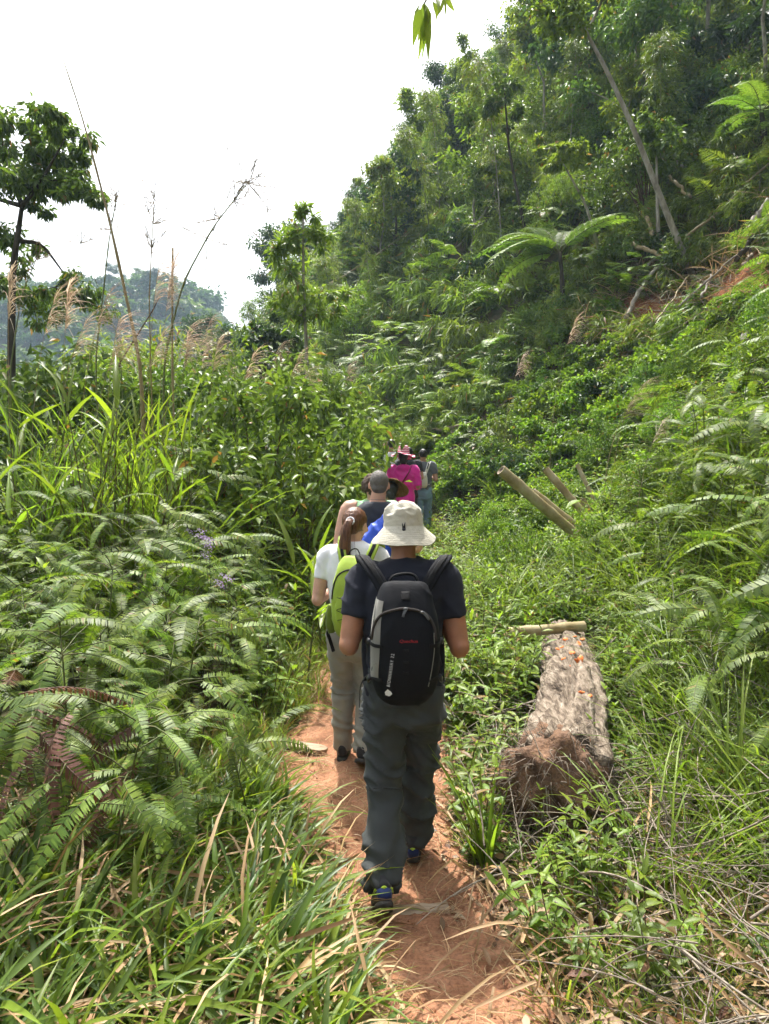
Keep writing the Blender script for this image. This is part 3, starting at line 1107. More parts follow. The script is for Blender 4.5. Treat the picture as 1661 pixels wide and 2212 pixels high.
# the far wooded hill reads as one mass
FAR = [heap_mesh('far_crown', 3.2, 4.2, 30, 34, .9, .55, M['tree_dark']) for _ in range(3)] + [heap_mesh('far_crown', 3.0, 3.8, 30, 34, .9, .5, M['tree']) for _ in range(2)]
A = spots(9000, -190, -5, 105, 215, None, 4.2)
n = len(A)
scatter('far_forest', 'bluish forest covering the far hill across the valley', 'forest', FAR, A, rz(n, .1), rng.uniform(.55, 1.0, n) + .9 * (rng.uniform(0, 1, n) > .86), rng.integers(0, 5, n))
# ------------------------------------------------------------------ labels for things of a kind
ORD = ('first second third fourth fifth sixth seventh eighth ninth tenth eleventh twelfth thirteenth fourteenth fifteenth sixteenth '
       'seventeenth eighteenth nineteenth twentieth').split()
TENS = ['', '', 'twenty', 'thirty', 'forty', 'fifty', 'sixty', 'seventy', 'eighty', 'ninety']


def ordinal(k):
    if k < 20:
        return ORD[k]
    t, u = divmod(k + 1, 10)
    return TENS[t][:-1] + 'ieth' if u == 0 else TENS[t] + '-' + ORD[u - 1]


BOOK = []      # (object, phrase, zone, category, group, picture x)


def note(o, phrase, zone, cat, group, h=0.0):
    p = np.array(o.location)
    o['kind'] = 'thing'
    BOOK.append((o, phrase, zone, cat, group, float(proj(p + np.array([0, 0, h]))[0, 0])))


def write_labels():
    by = {}
    for r in BOOK:
        by.setdefault((r[1], r[2]), []).append(r)
    for (phrase, zone), rows in by.items():
        rows.sort(key=lambda r: r[5])
        for k, (o, _p, _z, cat, group, _x) in enumerate(rows):
            if len(rows) == 1:
                tag(o, f'{phrase} {zone}', cat, group)
            else:
                tag(o, f'{ordinal(k)} {phrase} from the valley, {zone}', cat, group)


def hill_zone(p, h):
    x, y = proj(p + np.array([0, 0, h * .6]))[0]
    sky = np.interp(x, [440, 500, 620, 800, 870, 1110, 1661], [700, 610, 510, 400, 300, 0, -300])
    if y < sky + 110:
        return 'on the hill skyline'
    if x > 1240 and y < 420:
        return 'high above the leaning trunk'
    if x > 1240:
        return 'round the landslip'
    if x > 980 and y < 420:
        return 'high beside the leaning trunk'
    if x > 980:
        return 'round the tree fern'
    if y < 640:
        return 'halfway up the slope'
    return 'low above the walkers'


# ------------------------------------------------------------------ trees and bamboo of the hillside
T_DARK = [tree_proto('broadleaf_tree', 7, .10, 2.0, .35, 9, 105, .24, .13, M['tree_dark'], M['bark_dark']) for _ in range(2)]
T_MID = [tree_proto('broadleaf_tree', 6, .08, 1.7, .3, 9, 105, .20, .10, M['tree'], M['bark_pale']) for _ in range(2)]
T_LIGHT = [tree_proto('slender_tree', 7, .06, 1.2, .45, 8, 80, .20, .10, M['tree_light'], M['bark_pale'], lean=.16) for _ in range(2)]
BAM = [bamboo_proto(7.5, 1.3, 95, 22, M['bamboo'], M['cane_green'], .26), bamboo_proto(6.5, 2.2, 90, 22, M['tree_light'], M['cane_green'], .26),
       bamboo_proto(8.5, .8, 110, 20, M['bamboo'], M['bark_pale'], .26)]
SHR = [shrub_proto('shrub', 1.1, 1.8, 42, 120, .105, .046, M['tree'], M['stem_brown'], crad=.24) for _ in range(2)] + \
      [shrub_proto('shrub', 1.0, 1.7, 40, 130, .085, .042, M['vine'], M['stem'], crad=.25) for _ in range(2)] + \
      [shrub_proto('shrub', 1.2, 2.0, 40, 110, .15, .020, M['bamboo'], M['stem'], LANCE_S, .6, .24)]
PH = {}
for L_, ph in ((T_DARK, 'dark green broadleaf tree'), (T_MID, 'mid green broadleaf tree'), (T_LIGHT, 'slender light green tree')):
    for o in L_:
        PH[o.name] = ph
PH[BAM[0].name], PH[BAM[1].name], PH[BAM[2].name] = 'arching bamboo', 'low light green bamboo', 'tall pale-stemmed bamboo'
for o, ph in zip(SHR, ('dark bushy shrub', 'dark bushy shrub', 'bright leafy shrub', 'bright leafy shrub', 'narrow-leaved bamboo shrub')):
    PH[o.name] = ph


# things that must stay in view: picture box and distance of what stands there
KEEP = []


def blocks(p, h, r):
    a = proj(np.array([p, p + np.array([0, 0, h])]))
    w = r * FPX / p[1]
    x0, x1, y0, y1 = a[0, 0] - w, a[0, 0] + w, a[1, 1], a[0, 1]
    for bx0, by0, bx1, by1, D in KEEP:
        if p[1] < D and x1 > bx0 and x0 < bx1 and y1 > by0 and y0 < by1:
            return True
    return False


tfp, ltp = gp(1215, 690), gp(1495, 590)
KEEP += [(1020, 450, 1255, 700, tfp[1] + 2.5), (1440, 440, 1520, 600, ltp[1]), (1380, 290, 1450, 450, ltp[1]), (1290, 120, 1390, 300, ltp[1]), (1330, 560, 1700, 760, gp(1420, 600)[1]), (1540, 400, 1700, 600, gp(1600, 430)[1]),
         (640, 640, 1060, 1000, 27), (560, 600, 700, 700, 20)]


def sow(protos, pts, smin, smax, cat, group, zone=hill_zone, h=3.0, sink=.1, tilt=.06, prob=None):
    for p in pts:
        if zone is hill_zone and blocks(p, h * smax * (1.25 if h > 2 else .6), (1.3 if h > 2 else .9) * smax):
            continue
        o0 = protos[int(rng.choice(len(protos), p=prob))]
        s = rng.uniform(smin, smax)
        if zone is hill_zone and h > 2:
            # no crown rises far above the ridge line of the hill
            fh = {'bam': 8.2, 'slen': 6.6}.get(o0.name[:3], {'slen': 6.6}.get(o0.name[:4], 6.8))
            q = proj(p + np.array([0, 0, 3.0]))[0, 0]
            lim = np.interp(q, [430, 500, 620, 700, 800, 870, 900, 1000, 1110, 1661], [690, 600, 505, 440, 395, 295, 205, 110, -10, -500]) + rng.uniform(-30, 45)
            zt = at(q, lim, p[1])[2]
            s = min(s, (zt - p[2]) / fh)
            if s < .28:
                continue
        o = dup(o0, (p[0], p[1], p[2] - sink), (rng.normal(0, tilt), rng.normal(0, tilt), rng.uniform(0, 6.283)), (s, s, s * rng.uniform(.9, 1.15)))
        note(o, PH[o0.name], zone(p, h * s), cat, group, h * s)


ok_fern = lambda x, y: ~((np.abs(proj(np.stack([x, y, height(x, y) + 1], 1))[:, 0] - 1130) < 130) & (y < 19))
hillk = lambda a, b: (lambda x, y: on_hill(a, b)(x, y) & ok_fern(x, y))
sow(T_DARK + T_MID, spots(420, -12, 30, 19, 52, hillk(5, 26), 3.6), .6, 1.15, 'tree', 'broadleaf trees on the hillside', h=5, prob=[.18, .18, .32, .32])
sow(T_LIGHT, spots(220, -3, 22, 13.5, 40, hillk(4.5, 24), 3.0), .6, 1.0, 'tree', 'slender trees on the hillside', h=5)
sow(BAM, spots(620, -8, 26, 14, 44, hillk(4.0, 25), 1.9), .6, 1.05, 'bamboo', 'bamboo on the hillside', h=5)
sow(SHR, spots(700, -16, 22, 13, 56, hillk(1.2, 25), 2.0), .8, 1.5, 'shrub', 'shrubs on the hillside', h=1.5, sink=.2)
sow(T_DARK + T_MID, spots(300, -24, 10, 34, 66, hillk(3, 25), 4.5), .8, 1.4, 'tree', 'broadleaf trees on the hillside', h=5)


for q, (px, D, s) in enumerate(((385, 168, .95), (405, 172, 1.1), (425, 165, 1.25), (450, 170, 1.2), (470, 166, 1.1), (488, 160, .9), (350, 175, 1.0), (300, 178, 1.0), (250, 176, .9), (325, 172, 1.1), (525, 95, .9), (555, 90, .8))):
    p = at(px, 600, D)
    o = dup((T_DARK + T_MID)[q % 4] if q < 10 else T_LIGHT[q % 2], (p[0], D, hz(p[0], D) - .5), (0, 0, q * 1.3), (s * 1.3, s * 1.3, s))
    note(o, 'large bluish tree crown', 'on the ridge of the far hill' if q < 10 else 'in the gap between the hills', 'tree', 'trees on the far ridge', 8)

# ------------------------------------------------------------------ valley side: shrubs, trees, reeds
def valley_zone(p, h):
    x, y = proj(p + np.array([0, 0, h]))[0]
    if p[1] < 9:
        return 'behind the fern bed'
    if x < 300:
        return 'below the crooked tree'
    if p[1] < 16:
        return 'below the earth scar'
    return 'below the far hill'


vk = lambda x, y: (side(x, y) < -1.6) & (hill_d(x, y) < -.5)
bank = lambda x, y: (side(x, y) > 1.6) & (x < .62 * y + .5) & off_log(x, y, .9) & ~((np.abs(x - 2.3) < .9) & (np.abs(y - 6.3) < 1.2))
sow(SHR[2:4], spots(200, 1.8, 8, 6.8, 12, bank, .95)[:34], .35, .62, 'shrub', 'leafy shrubs on the bank', lambda p, h: 'on the bank above the log', 1.5)
sow(SHR, spots(600, -12, -1.5, 8.5, 15, vk, 1.0)[:75], .8, 1.75, 'shrub', 'shrubs in the valley thicket', valley_zone, 1.5)
sow(SHR, spots(400, -24, -4, 15, 34, vk, 1.8)[:60], 1.4, 2.4, 'shrub', 'shrubs in the valley thicket', valley_zone, 1.5)
sow(T_MID + T_LIGHT, spots(300, -26, -9, 20, 42, vk, 4.0)[:10], .5, .75, 'tree', 'small trees on the valley floor', valley_zone, 4)


def reed_proto(H, n, L, W):
    """Stout reed: an upright stalk with long pointed leaves; every leaf a part."""
    root = thing('reed')
    tb = MB()
    P = bez((0, 0, -.05), (.02, 0, H * .6), (rng.normal(0, .1), rng.normal(0, .1), H), 8)
    tube(tb, P, np.linspace(.009, .004, 8), 5, 0)
    link('stalk', tb.mesh('stalk', M['stem']), root)
    for k in range(n):
        t = .3 + .7 * k / (n - 1)
        p = [np.interp(t * 7, range(8), P[:, c]) for c in range(3)]
        a = k * 2.6 + rng.normal(0, .4)
        el = .55 + .8 * (t - .3) + rng.normal(0, .12)
        link('leaf', REED_LEAF[k % 2], root, p, (el, 0, a), (W / .04 * rng.uniform(.8, 1.1), L / .5 * rng.uniform(.75, 1.15), L / .5))
    return root


REED_LEAF = []
for dr in (.3, .75):
    mb = MB()
    place(mb, leaf_tpl([0, .12, .3, .5, .7, .88, 1], [.35, .8, 1, .9, .65, .3, .02], 1.2, dr), (0, 0, 0), (0, 1, 0), (0, 0, 1), .5, .04)
    REED_LEAF.append(mb.mesh('leaf', M['reed']))
REED = [reed_proto(1.5, 8, .55, .05), reed_proto(1.15, 7, .48, .045), reed_proto(.8, 6, .45, .05)]
reed_px = [(90, 1010, 6.8, 0), (235, 1010, 6.2, 0), (255, 1000, 6.5, 1), (170, 1040, 6.0, 1), (310, 1060, 6.3, 1), (430, 980, 8.0, 1), (60, 1060, 5.9, 1),
           (715, 1090, 6.8, 2), (690, 1130, 6.2, 2), (740, 1060, 7.5, 2), (655, 1010, 9.0, 1), (560, 1000, 9.5, 1), (20, 1000, 7.2, 0), (660, 1200, 5.4, 2)]
for px, py, D, k in reed_px:
    p = at(px, py, D)
    o = dup(REED[k], (p[0], D, hz(p[0], D)), (rng.normal(0, .06), rng.normal(0, .06), rng.uniform(0, 6.283)), 1.35 if k == 0 else 1.15)
    note(o, ('tall bright reed', 'broad-leaved reed', 'short reed with spreading leaves')[k], 'beyond the fern bed' if px < 500 else 'near the walkers', 'reed', 'reeds in the thicket', 1)


def plume_proto(H, L, nfil, lean):
    """Silvergrass: thin culm, one-sided nodding plume, a few blades at the foot."""
    root = thing('plume_grass')
    a, b, c = MB(), MB(), MB()
    P = bez((0, 0, 0), (0, 0, H * .7), (lean * H, 0, H), 10)
    tube(a, P, np.linspace(.006, .002, 10), 4, 0)
    link('culm', a.mesh('culm', M['cane']), root)
    n = nfil
    t = rng.uniform(.80, 1.0, n)
    o = np.stack([np.interp(t * 9, range(10), P[:, k]) for k in range(3)], 1)
    d = np.stack([rng.normal(.8, .18, n), rng.normal(0, .28, n), rng.normal(.55, .3, n)], 1)
    place(b, BLADE_S, o, d, np.tile((-.3, 0, 1.0), (n, 1)), L * rng.uniform(.6, 1.15, n), .0062 * rng.uniform(.8, 1.5, n))
    link('plume', b.mesh('plume', M['plume']), root)
    n = 14
    an = rng.uniform(0, 6.283, n)
    place(c, BLADE, np.zeros((n, 3)), np.stack([np.cos(an) * .5, np.sin(an) * .5, 1 + 0 * an], 1), np.stack([-np.cos(an), -np.sin(an), .3 + 0 * an], 1), H * .55 * rng.uniform(.6, 1.1, n), .014)
    link('foliage', c.mesh('foliage', M['grass']), root)
    return root


PLU = [plume_proto(2.6, .36, 60, .10), plume_proto(2.3, .34, 52, .22), plume_proto(2.9, .38, 56, .16)]
# plume tips: picture x, y of the tip and distance
plume_px = [(20, 600, 8.2, 0), (60, 640, 8.6, 1), (140, 625, 8.0, 0), (165, 640, 8.4, 1), (400, 690, 11, 1), (390, 735, 10, 2), (430, 740, 11.5, 0), (560, 745, 12, 2),
            (600, 770, 11, 1), (320, 560, 8.5, 0), (345, 590, 9.0, 1), (525, 820, 12, 1), (520, 850, 11, 2), (740, 790, 16, 0), (470, 800, 12, 0), (1330, 830, 9.5, 1), (1345, 870, 9.0, 0),
            (230, 690, 8.0, 0), (285, 720, 8.4, 1), (345, 700, 8.2, 2), (455, 735, 9, 0), (190, 720, 7.6, 2), (500, 770, 9.5, 1), (110, 690, 7.8, 1), (640, 800, 10, 0), (1400, 965, 7.5, 1), (1210, 700, 12.5, 1), (1100, 765, 13, 1)]
for px, py, D, k in plume_px:
    p = at(px, py, D)
    z0 = hz(p[0], D)
    s = max(.35, (p[2] - z0) / (2.6, 2.3, 2.9)[k])
    o = dup(PLU[k], (p[0] - .12, D, z0), (0, 0, rng.normal(0, .5)), (1, 1, s) if s > .6 else s * 1.2)
    note(o, ('silvergrass with a full tan plume', 'silvergrass with a nodding pale plume', 'tall silvergrass with a loose plume')[k],
         'on the valley side' if px < 800 else 'on the bank by the landslip', 'grass', 'silvergrass plumes', 2)


def cane(pts, r0, r1, label, heads, D, mt='cane', group='tall dry canes'):
    """A tall dry cane through picture points (bottom first) with wispy dead flower heads at its nodes."""
    W = [at(px, py, D) for px, py in pts]
    b = W[0]
    z0 = hz(b[0], D)
    root = thing('dry_cane', (b[0], D, z0))
    Q = np.array([np.array([b[0], D, z0 - .1])] + W) - np.array([b[0], D, z0])
    t = np.linspace(0, 1, len(Q))
    tt = np.linspace(0, 1, 22)
    P = np.stack([np.interp(tt, t, Q[:, c]) for c in range(3)], 1)
    P[1:-1] = (P[:-2] + 2 * P[1:-1] + P[2:]) / 4
    a, w = MB(), MB()
    rad = np.linspace(r0, r1, 22)
    rad[3::4] *= 1.25
    tube(a, P, rad, 6, 0)
    link('stalk', a.mesh('stalk', M[mt]), root)
    for f, n, L in heads:
        p = np.array([np.interp(f * 21, range(22), P[:, c]) for c in range(3)])
        for _ in range(n):
            d = unit(rng.normal(0, 1, 3) + np.array([.3, 0, .55]))
            e = p + d * L * rng.uniform(.4, 1.1)
            tube(w, bez(p, (p + e) / 2 + rng.normal(0, .06, 3) * L, e, 5), np.linspace(.006, .003, 5), 3, 0, cap=False)
            for _k in range(3):
                q = p + (e - p) * rng.uniform(.3, 1)
                f_ = q + unit(d + rng.normal(0, .7, 3)) * L * .3
                tube(w, np.stack([q, (q + f_) / 2, f_]), [.0045, .0035, .0025], 3, 0, cap=False)
    if heads:
        link('flower_head', w.mesh('flower_head', M['dead_wood']), root)
    tag(root, label, 'cane', group)


cane([(305, 800), (285, 700), (235, 470), (180, 260), (125, 95)], .028, .004, 'tallest dry cane, leaning past the crooked tree into open sky', [], 8.5)
cane([(205, 780), (222, 640), (235, 520), (250, 435)], .012, .005, 'short dry cane tipped with a spidery brown seed head', [(1.0, 10, .3), (.82, 6, .2)], 8.8, 'cane_green')
cane([(350, 790), (395, 610), (460, 490), (535, 395)], .016, .005, 'slanting cane ending in a broad wispy dead spray', [(1.0, 16, .6), (.9, 8, .6), (.8, 6, .5), (.7, 4, .4)], 8.6, 'cane_green')
cane([(325, 790), (322, 640), (328, 520), (333, 430)], .010, .004, 'upright thin cane with a faint feathery top', [(1.0, 10, .32), (.85, 8, .3), (.72, 8, .35)], 9.2)
cane([(372, 800), (372, 640), (373, 535)], .014, .013, 'straight bare pole cut square at the top', [], 9.5)
cane([(262, 800), (252, 720), (140, 440)], .010, .003, 'thin drooping cane crossing behind the tall one', [(.9, 5, .3)], 9.8, 'cane_green')
cane([(20, 810), (45, 640), (78, 560)], .012, .004, 'green cane bending out from below the crooked tree', [(1.0, 5, .3)], 8.2, 'cane_green')
cane([(248, 800), (330, 670), (345, 640)], .012, .005, 'low slanting cane with a broken tip', [], 8.9, 'stem_brown')


# ------------------------------------------------------------------ single trees that stand out
def shaped_tree(name, D, trunk, limbs, clumps, leaf, wid, lm, bark, label, r0=.1, per=110, tpl=RHOMB, down=.5, flat=.75):
    """A tree whose trunk, limbs and leaf clumps stand where they do in the photograph; clumps: (px, py, radius m, depth offset m)."""
    b = at(*trunk[0], D)
    z0 = hz(b[0], D)
    o0 = np.array([b[0], D, z0])
    root = thing(name, o0)
    tb, fb = MB(), MB()
    T = np.array([o0 - np.array([0, 0, .2])] + [at(px, py, D) for px, py in trunk[1:]]) - o0
    tt = np.linspace(0, 1, 16)
    P = np.stack([np.interp(tt, np.linspace(0, 1, len(T)), T[:, c]) for c in range(3)], 1)
    P[1:-1] = (P[:-2] + P[1:-1] * 2 + P[2:]) / 4
    tube(tb, P, np.linspace(r0, r0 * .4, 16), 8, 0)
    for lb in limbs:
        Q = np.array([at(px, py, D + (dz if i else 0)) for i, (px, py, dz) in enumerate(lb)]) - o0
        t2 = np.linspace(0, 1, 10)
        Q = np.stack([np.interp(t2, np.linspace(0, 1, len(Q)), Q[:, c]) for c in range(3)], 1)
        Q[1:-1] = (Q[:-2] + Q[1:-1] * 2 + Q[2:]) / 4
        tube(tb, Q, np.linspace(r0 * .5, r0 * .12, 10), 6, 0)
    cen, rad = [], []
    for px, py, r_, dz in clumps:
        c = at(px, py, D + dz) - o0
        k = max(3, int(r_ * 10))
        for _ in range(k):
            cen.append(c + unit(rng.normal(0, 1, 3)) * r_ * rng.uniform(.1, 1.15) * np.array([1, 1, .8]))
            rad.append(r_ * rng.uniform(.18, .5))
            # twig that carries the clump
            tube(tb, bez(c, (c + cen[-1]) / 2 + rng.normal(0, .05, 3), cen[-1], 4), [.012, .009, .007, .004], 4, 0, cap=False)
    leaf_cloud(fb, np.array(cen), rad, per, leaf, wid, tpl, down, flat=flat)
    link('trunk', tb.mesh('trunk', bark), root)
    link('crown', fb.mesh('crown', lm), root)
    tag(root, label, 'tree')


shaped_tree('crooked_tree', 13, [(5, 850), (25, 600), (48, 440)],
            [[(48, 445, 0), (10, 350, .4), (0, 260, .8)], [(48, 445, 0), (90, 390, -.4), (140, 300, -.8)], [(35, 520, 0), (90, 525, .4), (145, 600, .8)], [(48, 445, 0), (-40, 420, .5), (-120, 380, .8)]],
            [(-60, 360, 1.0, .3), (30, 330, .85, .5), (25, 400, .6, -.6), (120, 290, .55, -.6), (140, 340, .6, .4), (110, 390, .6, -.2), (165, 330, .34, 0), (60, 270, .4, .2), (-20, 250, .6, 0), (90, 300, .5, .3), (150, 380, .5, .2), (175, 415, .42, -.5), (205, 425, .25, -.5),
             (-110, 300, .8, -.3), (0, 300, .5, .7), (10, 520, .6, .5), (-30, 610, .7, .5), (130, 265, .32, -.6), (70, 330, .5, 0), (80, 415, .45, .5), (170, 640, .6, .8), (120, 620, .5, .6), (60, 640, .6, 1)],
            .16, .058, M['tree'], M['bark_dark'], 'crooked tree with drooping leaves standing alone against the sky', .095, 84, down=.9, flat=.8)
shaped_tree('young_tree', 14, [(665, 905), (662, 760), (655, 600), (655, 470)], [],
            [(655, 455, .22, 0), (645, 490, .35, 0), (670, 500, .35, .1), (625, 520, .4, 0), (690, 525, .35, 0), (650, 545, .5, .2), (610, 545, .35, 0), (640, 610, .5, 0), (690, 640, .55, .1), (650, 680, .5, -.1),
             (720, 660, .45, .2), (610, 640, .4, .1), (740, 640, .35, 0)],
            .20, .05, M['tree_light'], M['bark_pale'], 'thin young tree with a feathery pointed crown on the valley side', .045, 48, LANCE_S, .25)
shaped_tree('round_tree', 17, [(580, 875), (582, 820), (588, 780)], [],
            [(585, 770, .75, 0), (560, 740, .55, 0), (615, 750, .55, .3), (590, 715, .45, 0), (570, 800, .55, -.3), (625, 790, .5, 0), (545, 770, .45, .2)],
            .16, .085, M['tree_dark'], M['bark_dark'], 'small dark round-headed tree below the far knoll', .06, 90)
shaped_tree('leaning_tree', ltp[1], [(1500, 585), (1440, 460), (1370, 280), (1310, 150), (1250, 40)], [[(1310, 150, 0), (1260, 60, .5), (1190, 70, 1)], [(1270, 70, 0), (1300, 0, .5), (1340, -60, .5)]],
            [(1240, 30, .7, .2), (1190, 70, .6, .8), (1300, -40, .8, .4), (1230, -30, .7, 0), (1340, -80, .8, 0), (1180, 20, .5, .5)], .16, .08, M['tree_light'], M['bark_pale'],
            'pale leaning tree trunk slanting across the hillside above the landslip', .078, 60)
shaped_tree('slim_tree', gp(1305, 560)[1], [(1305, 560), (1265, 440), (1215, 350)], [], [(1210, 345, .5, 0), (1190, 320, .5, .3), (1240, 320, .5, 0)], .16, .08, M['tree_light'], M['bark_pale'],
            'slim pale sapling leaning beside the tree fern', .05, 70)
shaped_tree('slim_tree', gp(1425, 560)[1], [(1425, 560), (1420, 440), (1418, 330)], [], [(1420, 320, .6, 0), (1400, 290, .5, .2)], .16, .08, M['tree'], M['bark_pale'],
            'straight slim pale trunk behind the leaning tree', .055, 70)
shaped_tree('slim_tree', gp(1150, 560)[1], [(1150, 560), (1100, 330), (1090, 200)], [], [(1090, 190, .6, 0), (1110, 240, .5, .3), (1070, 230, .5, 0)], .17, .085, M['tree'], M['bark_dark'],
            'dark thin sapling rising behind the tree fern', .06, 70)


# ------------------------------------------------------------------ tree fern, palms, big leaves
def big_frond(L, W, pinnae, droop):
    """Twice-divided frond: each leaflet is itself a comb."""
    mb = MB()
    T = np.linspace(0, 1, 40)
    th = .55 - droop * T
    y = np.concatenate([[0], np.cumsum(np.cos(th[1:]) / 39)]) * L
    z = np.concatenate([[0], np.cumsum(np.sin(th[1:]) / 39)]) * L
    P = np.stack([0 * y, y, z], 1)
    tube(mb, P[::4], np.linspace(.012, .003, 10), 4, 1)
    tg = unit(np.gradient(P, axis=0))
    for k in range(pinnae):
        t = .14 + .84 * k / pinnae
        i = int(t * 39)
        l = W / 2 * max(.08, math.sin(math.pi * (.22 + .74 * t))) ** .8
        up = np.cross((1, 0, 0), tg[i])
        for s in (-1, 1):
            frond(mb, l, l * .26 + .02, 11, .45, P[i], np.array([s, 0, 0]) * .95 + tg[i] * .32, up, .05, 0, 1, .95, .35, 0, .1)
    return mb.mesh('frond', [M['treefern'], M['stem']])


BIGF = [big_frond(1.7, .75, 20, 1.25), big_frond(1.5, .65, 18, 1.6)]


def tree_fern(px, py, D, H, n, s, label, tops=None):
    b = at(px, py, D)
    z0 = hz(b[0], D)
    root = thing('tree_fern', (b[0], D, z0))
    tb = MB()
    P = bez((0, 0, -.2), (.02, 0, H * .5), (-.12, 0, H), 8)
    tube(tb, P, np.linspace(.07, .05, 8), 8, 0, jit=1 + rng.normal(0, .12, (8, 8)))
    link('trunk', tb.mesh('trunk', M['bark_dark']), root)
    for k in range(n):
        if tops:
            a, el = tops[k % len(tops)]
        else:
            a, el = k * 2.39 + rng.normal(0, .2), rng.uniform(-.1, .5)
        link('frond', BIGF[k % 2], root, P[-1] + np.array([0, 0, -.03]), (el, rng.normal(0, .1), a), s * rng.uniform(.85, 1.1))
    tag(root, label, 'tree fern')


tf = gp(1215, 690)
top = at(1192, 545, tf[1])
tree_fern(1215, 690, tf[1], top[2] - tf[2], 9, tf[1] / 12.5, 'tree fern with wide feathery fronds on a dark stem',
          [(1.35, .05), (1.75, .25), (2.0, -.15), (.9, .5), (-1.3, .55), (-.4, .7), (.3, .6), (1.1, -.25), (-2.2, .3)])
tree_fern(1650, 330, gp(1650, 330)[1], .9, 8, 1.0, 'bright tree fern at the top of the landslip')
tree_fern(1090, 770, gp(1090, 770)[1], .25, 6, .8, 'low tree fern spreading beneath the tall one')


def palm(px, py, D, s, n, label):
    b = at(px, py, D)
    z0 = hz(b[0], D)
    root = thing('palm', (b[0], D, z0))
    for k in range(n):
        a = k * 2.4
        link('frond', PALMF, root, (0, 0, .1 * s), (rng.uniform(.5, 1.05), rng.normal(0, .2), a), s * rng.uniform(.8, 1.1))
    tag(root, label, 'palm', 'small palms by the landslip')


mb = MB()
frond(mb, 1.3, .75, 20, 1.3, fill=.55, ang=.65, rad=.01, curl=.3)
PALMF = mb.mesh('frond', [M['tree_light'], M['stem']])
for px, py, D, s, lb in ((1545, 450, 15, .85, 'low bright palm sprouting above the landslip'), (1600, 410, 15.5, 1.0, 'larger bright palm higher above the landslip'), (1655, 395, 15, .7, 'small palm beneath the bright tree fern'),
                         (1180, 600, 13.2, .55, 'little palm with stiff leaflets behind the tree fern')):
    palm(px, py, gp(px, py)[1], s, 9, lb)

# ferns of the fern bed and of the bank
FERN = [fern_proto(k) for k in range(4)]


def fern_at(p, k, s, phrase, zone, group, tilt=.12):
    o = dup(FERN[k], (p[0], p[1], p[2]), (rng.normal(0, tilt), rng.normal(0, tilt), rng.uniform(0, 6.283)), s)
    note(o, phrase, zone, 'fern', group, .6 * s)


def fern_zone(p):
    if p[1] < 3.3:
        return 'by the flattened dry grass'
    if p[1] < 4.6:
        return 'amid the fern bed'
    return 'behind the fern bed'


FP = spots(1300, -4.6, -.6, 2.3, 7.2, lambda x, y: (side(x, y) < -.85 - .1 * (y > 4)) & (side(x, y) > -4.2) & (x < -.25 * y + .25) & ~((y < 2.9) & (x > -.8)), .235)
for p in FP:
    k = int(rng.integers(4))
    fern_at(p, k, rng.uniform(.8, 1.25) * (.75 + .09 * p[1]), ('forking fern with spread fronds', 'tall forking fern', 'low forking fern', 'many-fronded forking fern')[k], fern_zone(p), 'ferns of the fern bed')
FP = spots(420, 1.8, 5.6, 3.2, 8.5, lambda x, y: (x > .37 * y + .12) & (side(x, y) > 1.5), .30)
for p in FP:
    k = int(rng.integers(4))
    fern_at(p, k, rng.uniform(1.0, 1.7), ('feathery fern', 'tall feathery fern', 'low feathery fern', 'dense feathery fern')[k], 'on the bank above the log', 'ferns on the bank')
for x_, y_, k, s in ((-.78, 2.62, 3, 1.0), (-1.08, 2.5, 1, 1.05), (-.62, 3.15, 3, .95), (-1.35, 2.75, 3, 1.15), (-1.75, 3.0, 1, 1.1)):
    fern_at((x_, y_, hz(x_, y_) + .02), k, s, 'large forking fern', 'standing over the near grass', 'ferns of the fern bed')


def cane_grass(H):
    root = thing('cane_grass')
    sb, fb = MB(), MB()
    for k in range(11):
        a = rng.uniform(0, 6.283)
        r = .16 * math.sqrt(rng.uniform(0, 1))
        b0 = np.array([math.cos(a) * r, math.sin(a) * r, -.05])
        h = H * rng.uniform(.7, 1.1)
        e = b0 + np.array([rng.normal(0, .16), rng.normal(0, .16), h])
        P = bez(b0, b0 + (0, 0, h * .6), e, 9)
        tube(sb, P, np.linspace(.006, .003, 9), 5, 0, cap=False)
        for j in range(7):
            t = rng.uniform(.15, 1.0)
            p = np.array([np.interp(t * 8, range(9), P[:, c]) for c in range(3)])
            b = rng.uniform(0, 6.283)
            place(fb, BLADE_U, p, (math.cos(b) * .45, math.sin(b) * .45, 1), (-math.cos(b), -math.sin(b), .3), rng.uniform(.35, .6), .020)
    link('stalk', sb.mesh('stalk', M['stem_brown']), root)
    link('foliage', fb.mesh('foliage', M['reed']), root)
    return root


CG = [cane_grass(1.7), cane_grass(1.4)]
for q, (px, D) in enumerate(((215, 6.0), (255, 6.3), (300, 6.1), (345, 6.6), (185, 6.6), (270, 7.0), (395, 7.2), (130, 6.9), (40, 7.0), (455, 8.2), (520, 8.6), (600, 8.8), (660, 8.4), (85, 6.3))):
    p = at(px, 1000, D)
    o = dup(CG[q % 2], (p[0], D, hz(p[0], D)), (0, 0, q * 1.7), rng.uniform(.85, 1.15))
    note(o, ('tall clump of reddish cane grass', 'lower clump of reddish cane grass')[q % 2], 'beyond the fern bed', 'grass', 'cane grass behind the fern bed', 1)
for o in CG:
    drop(o)
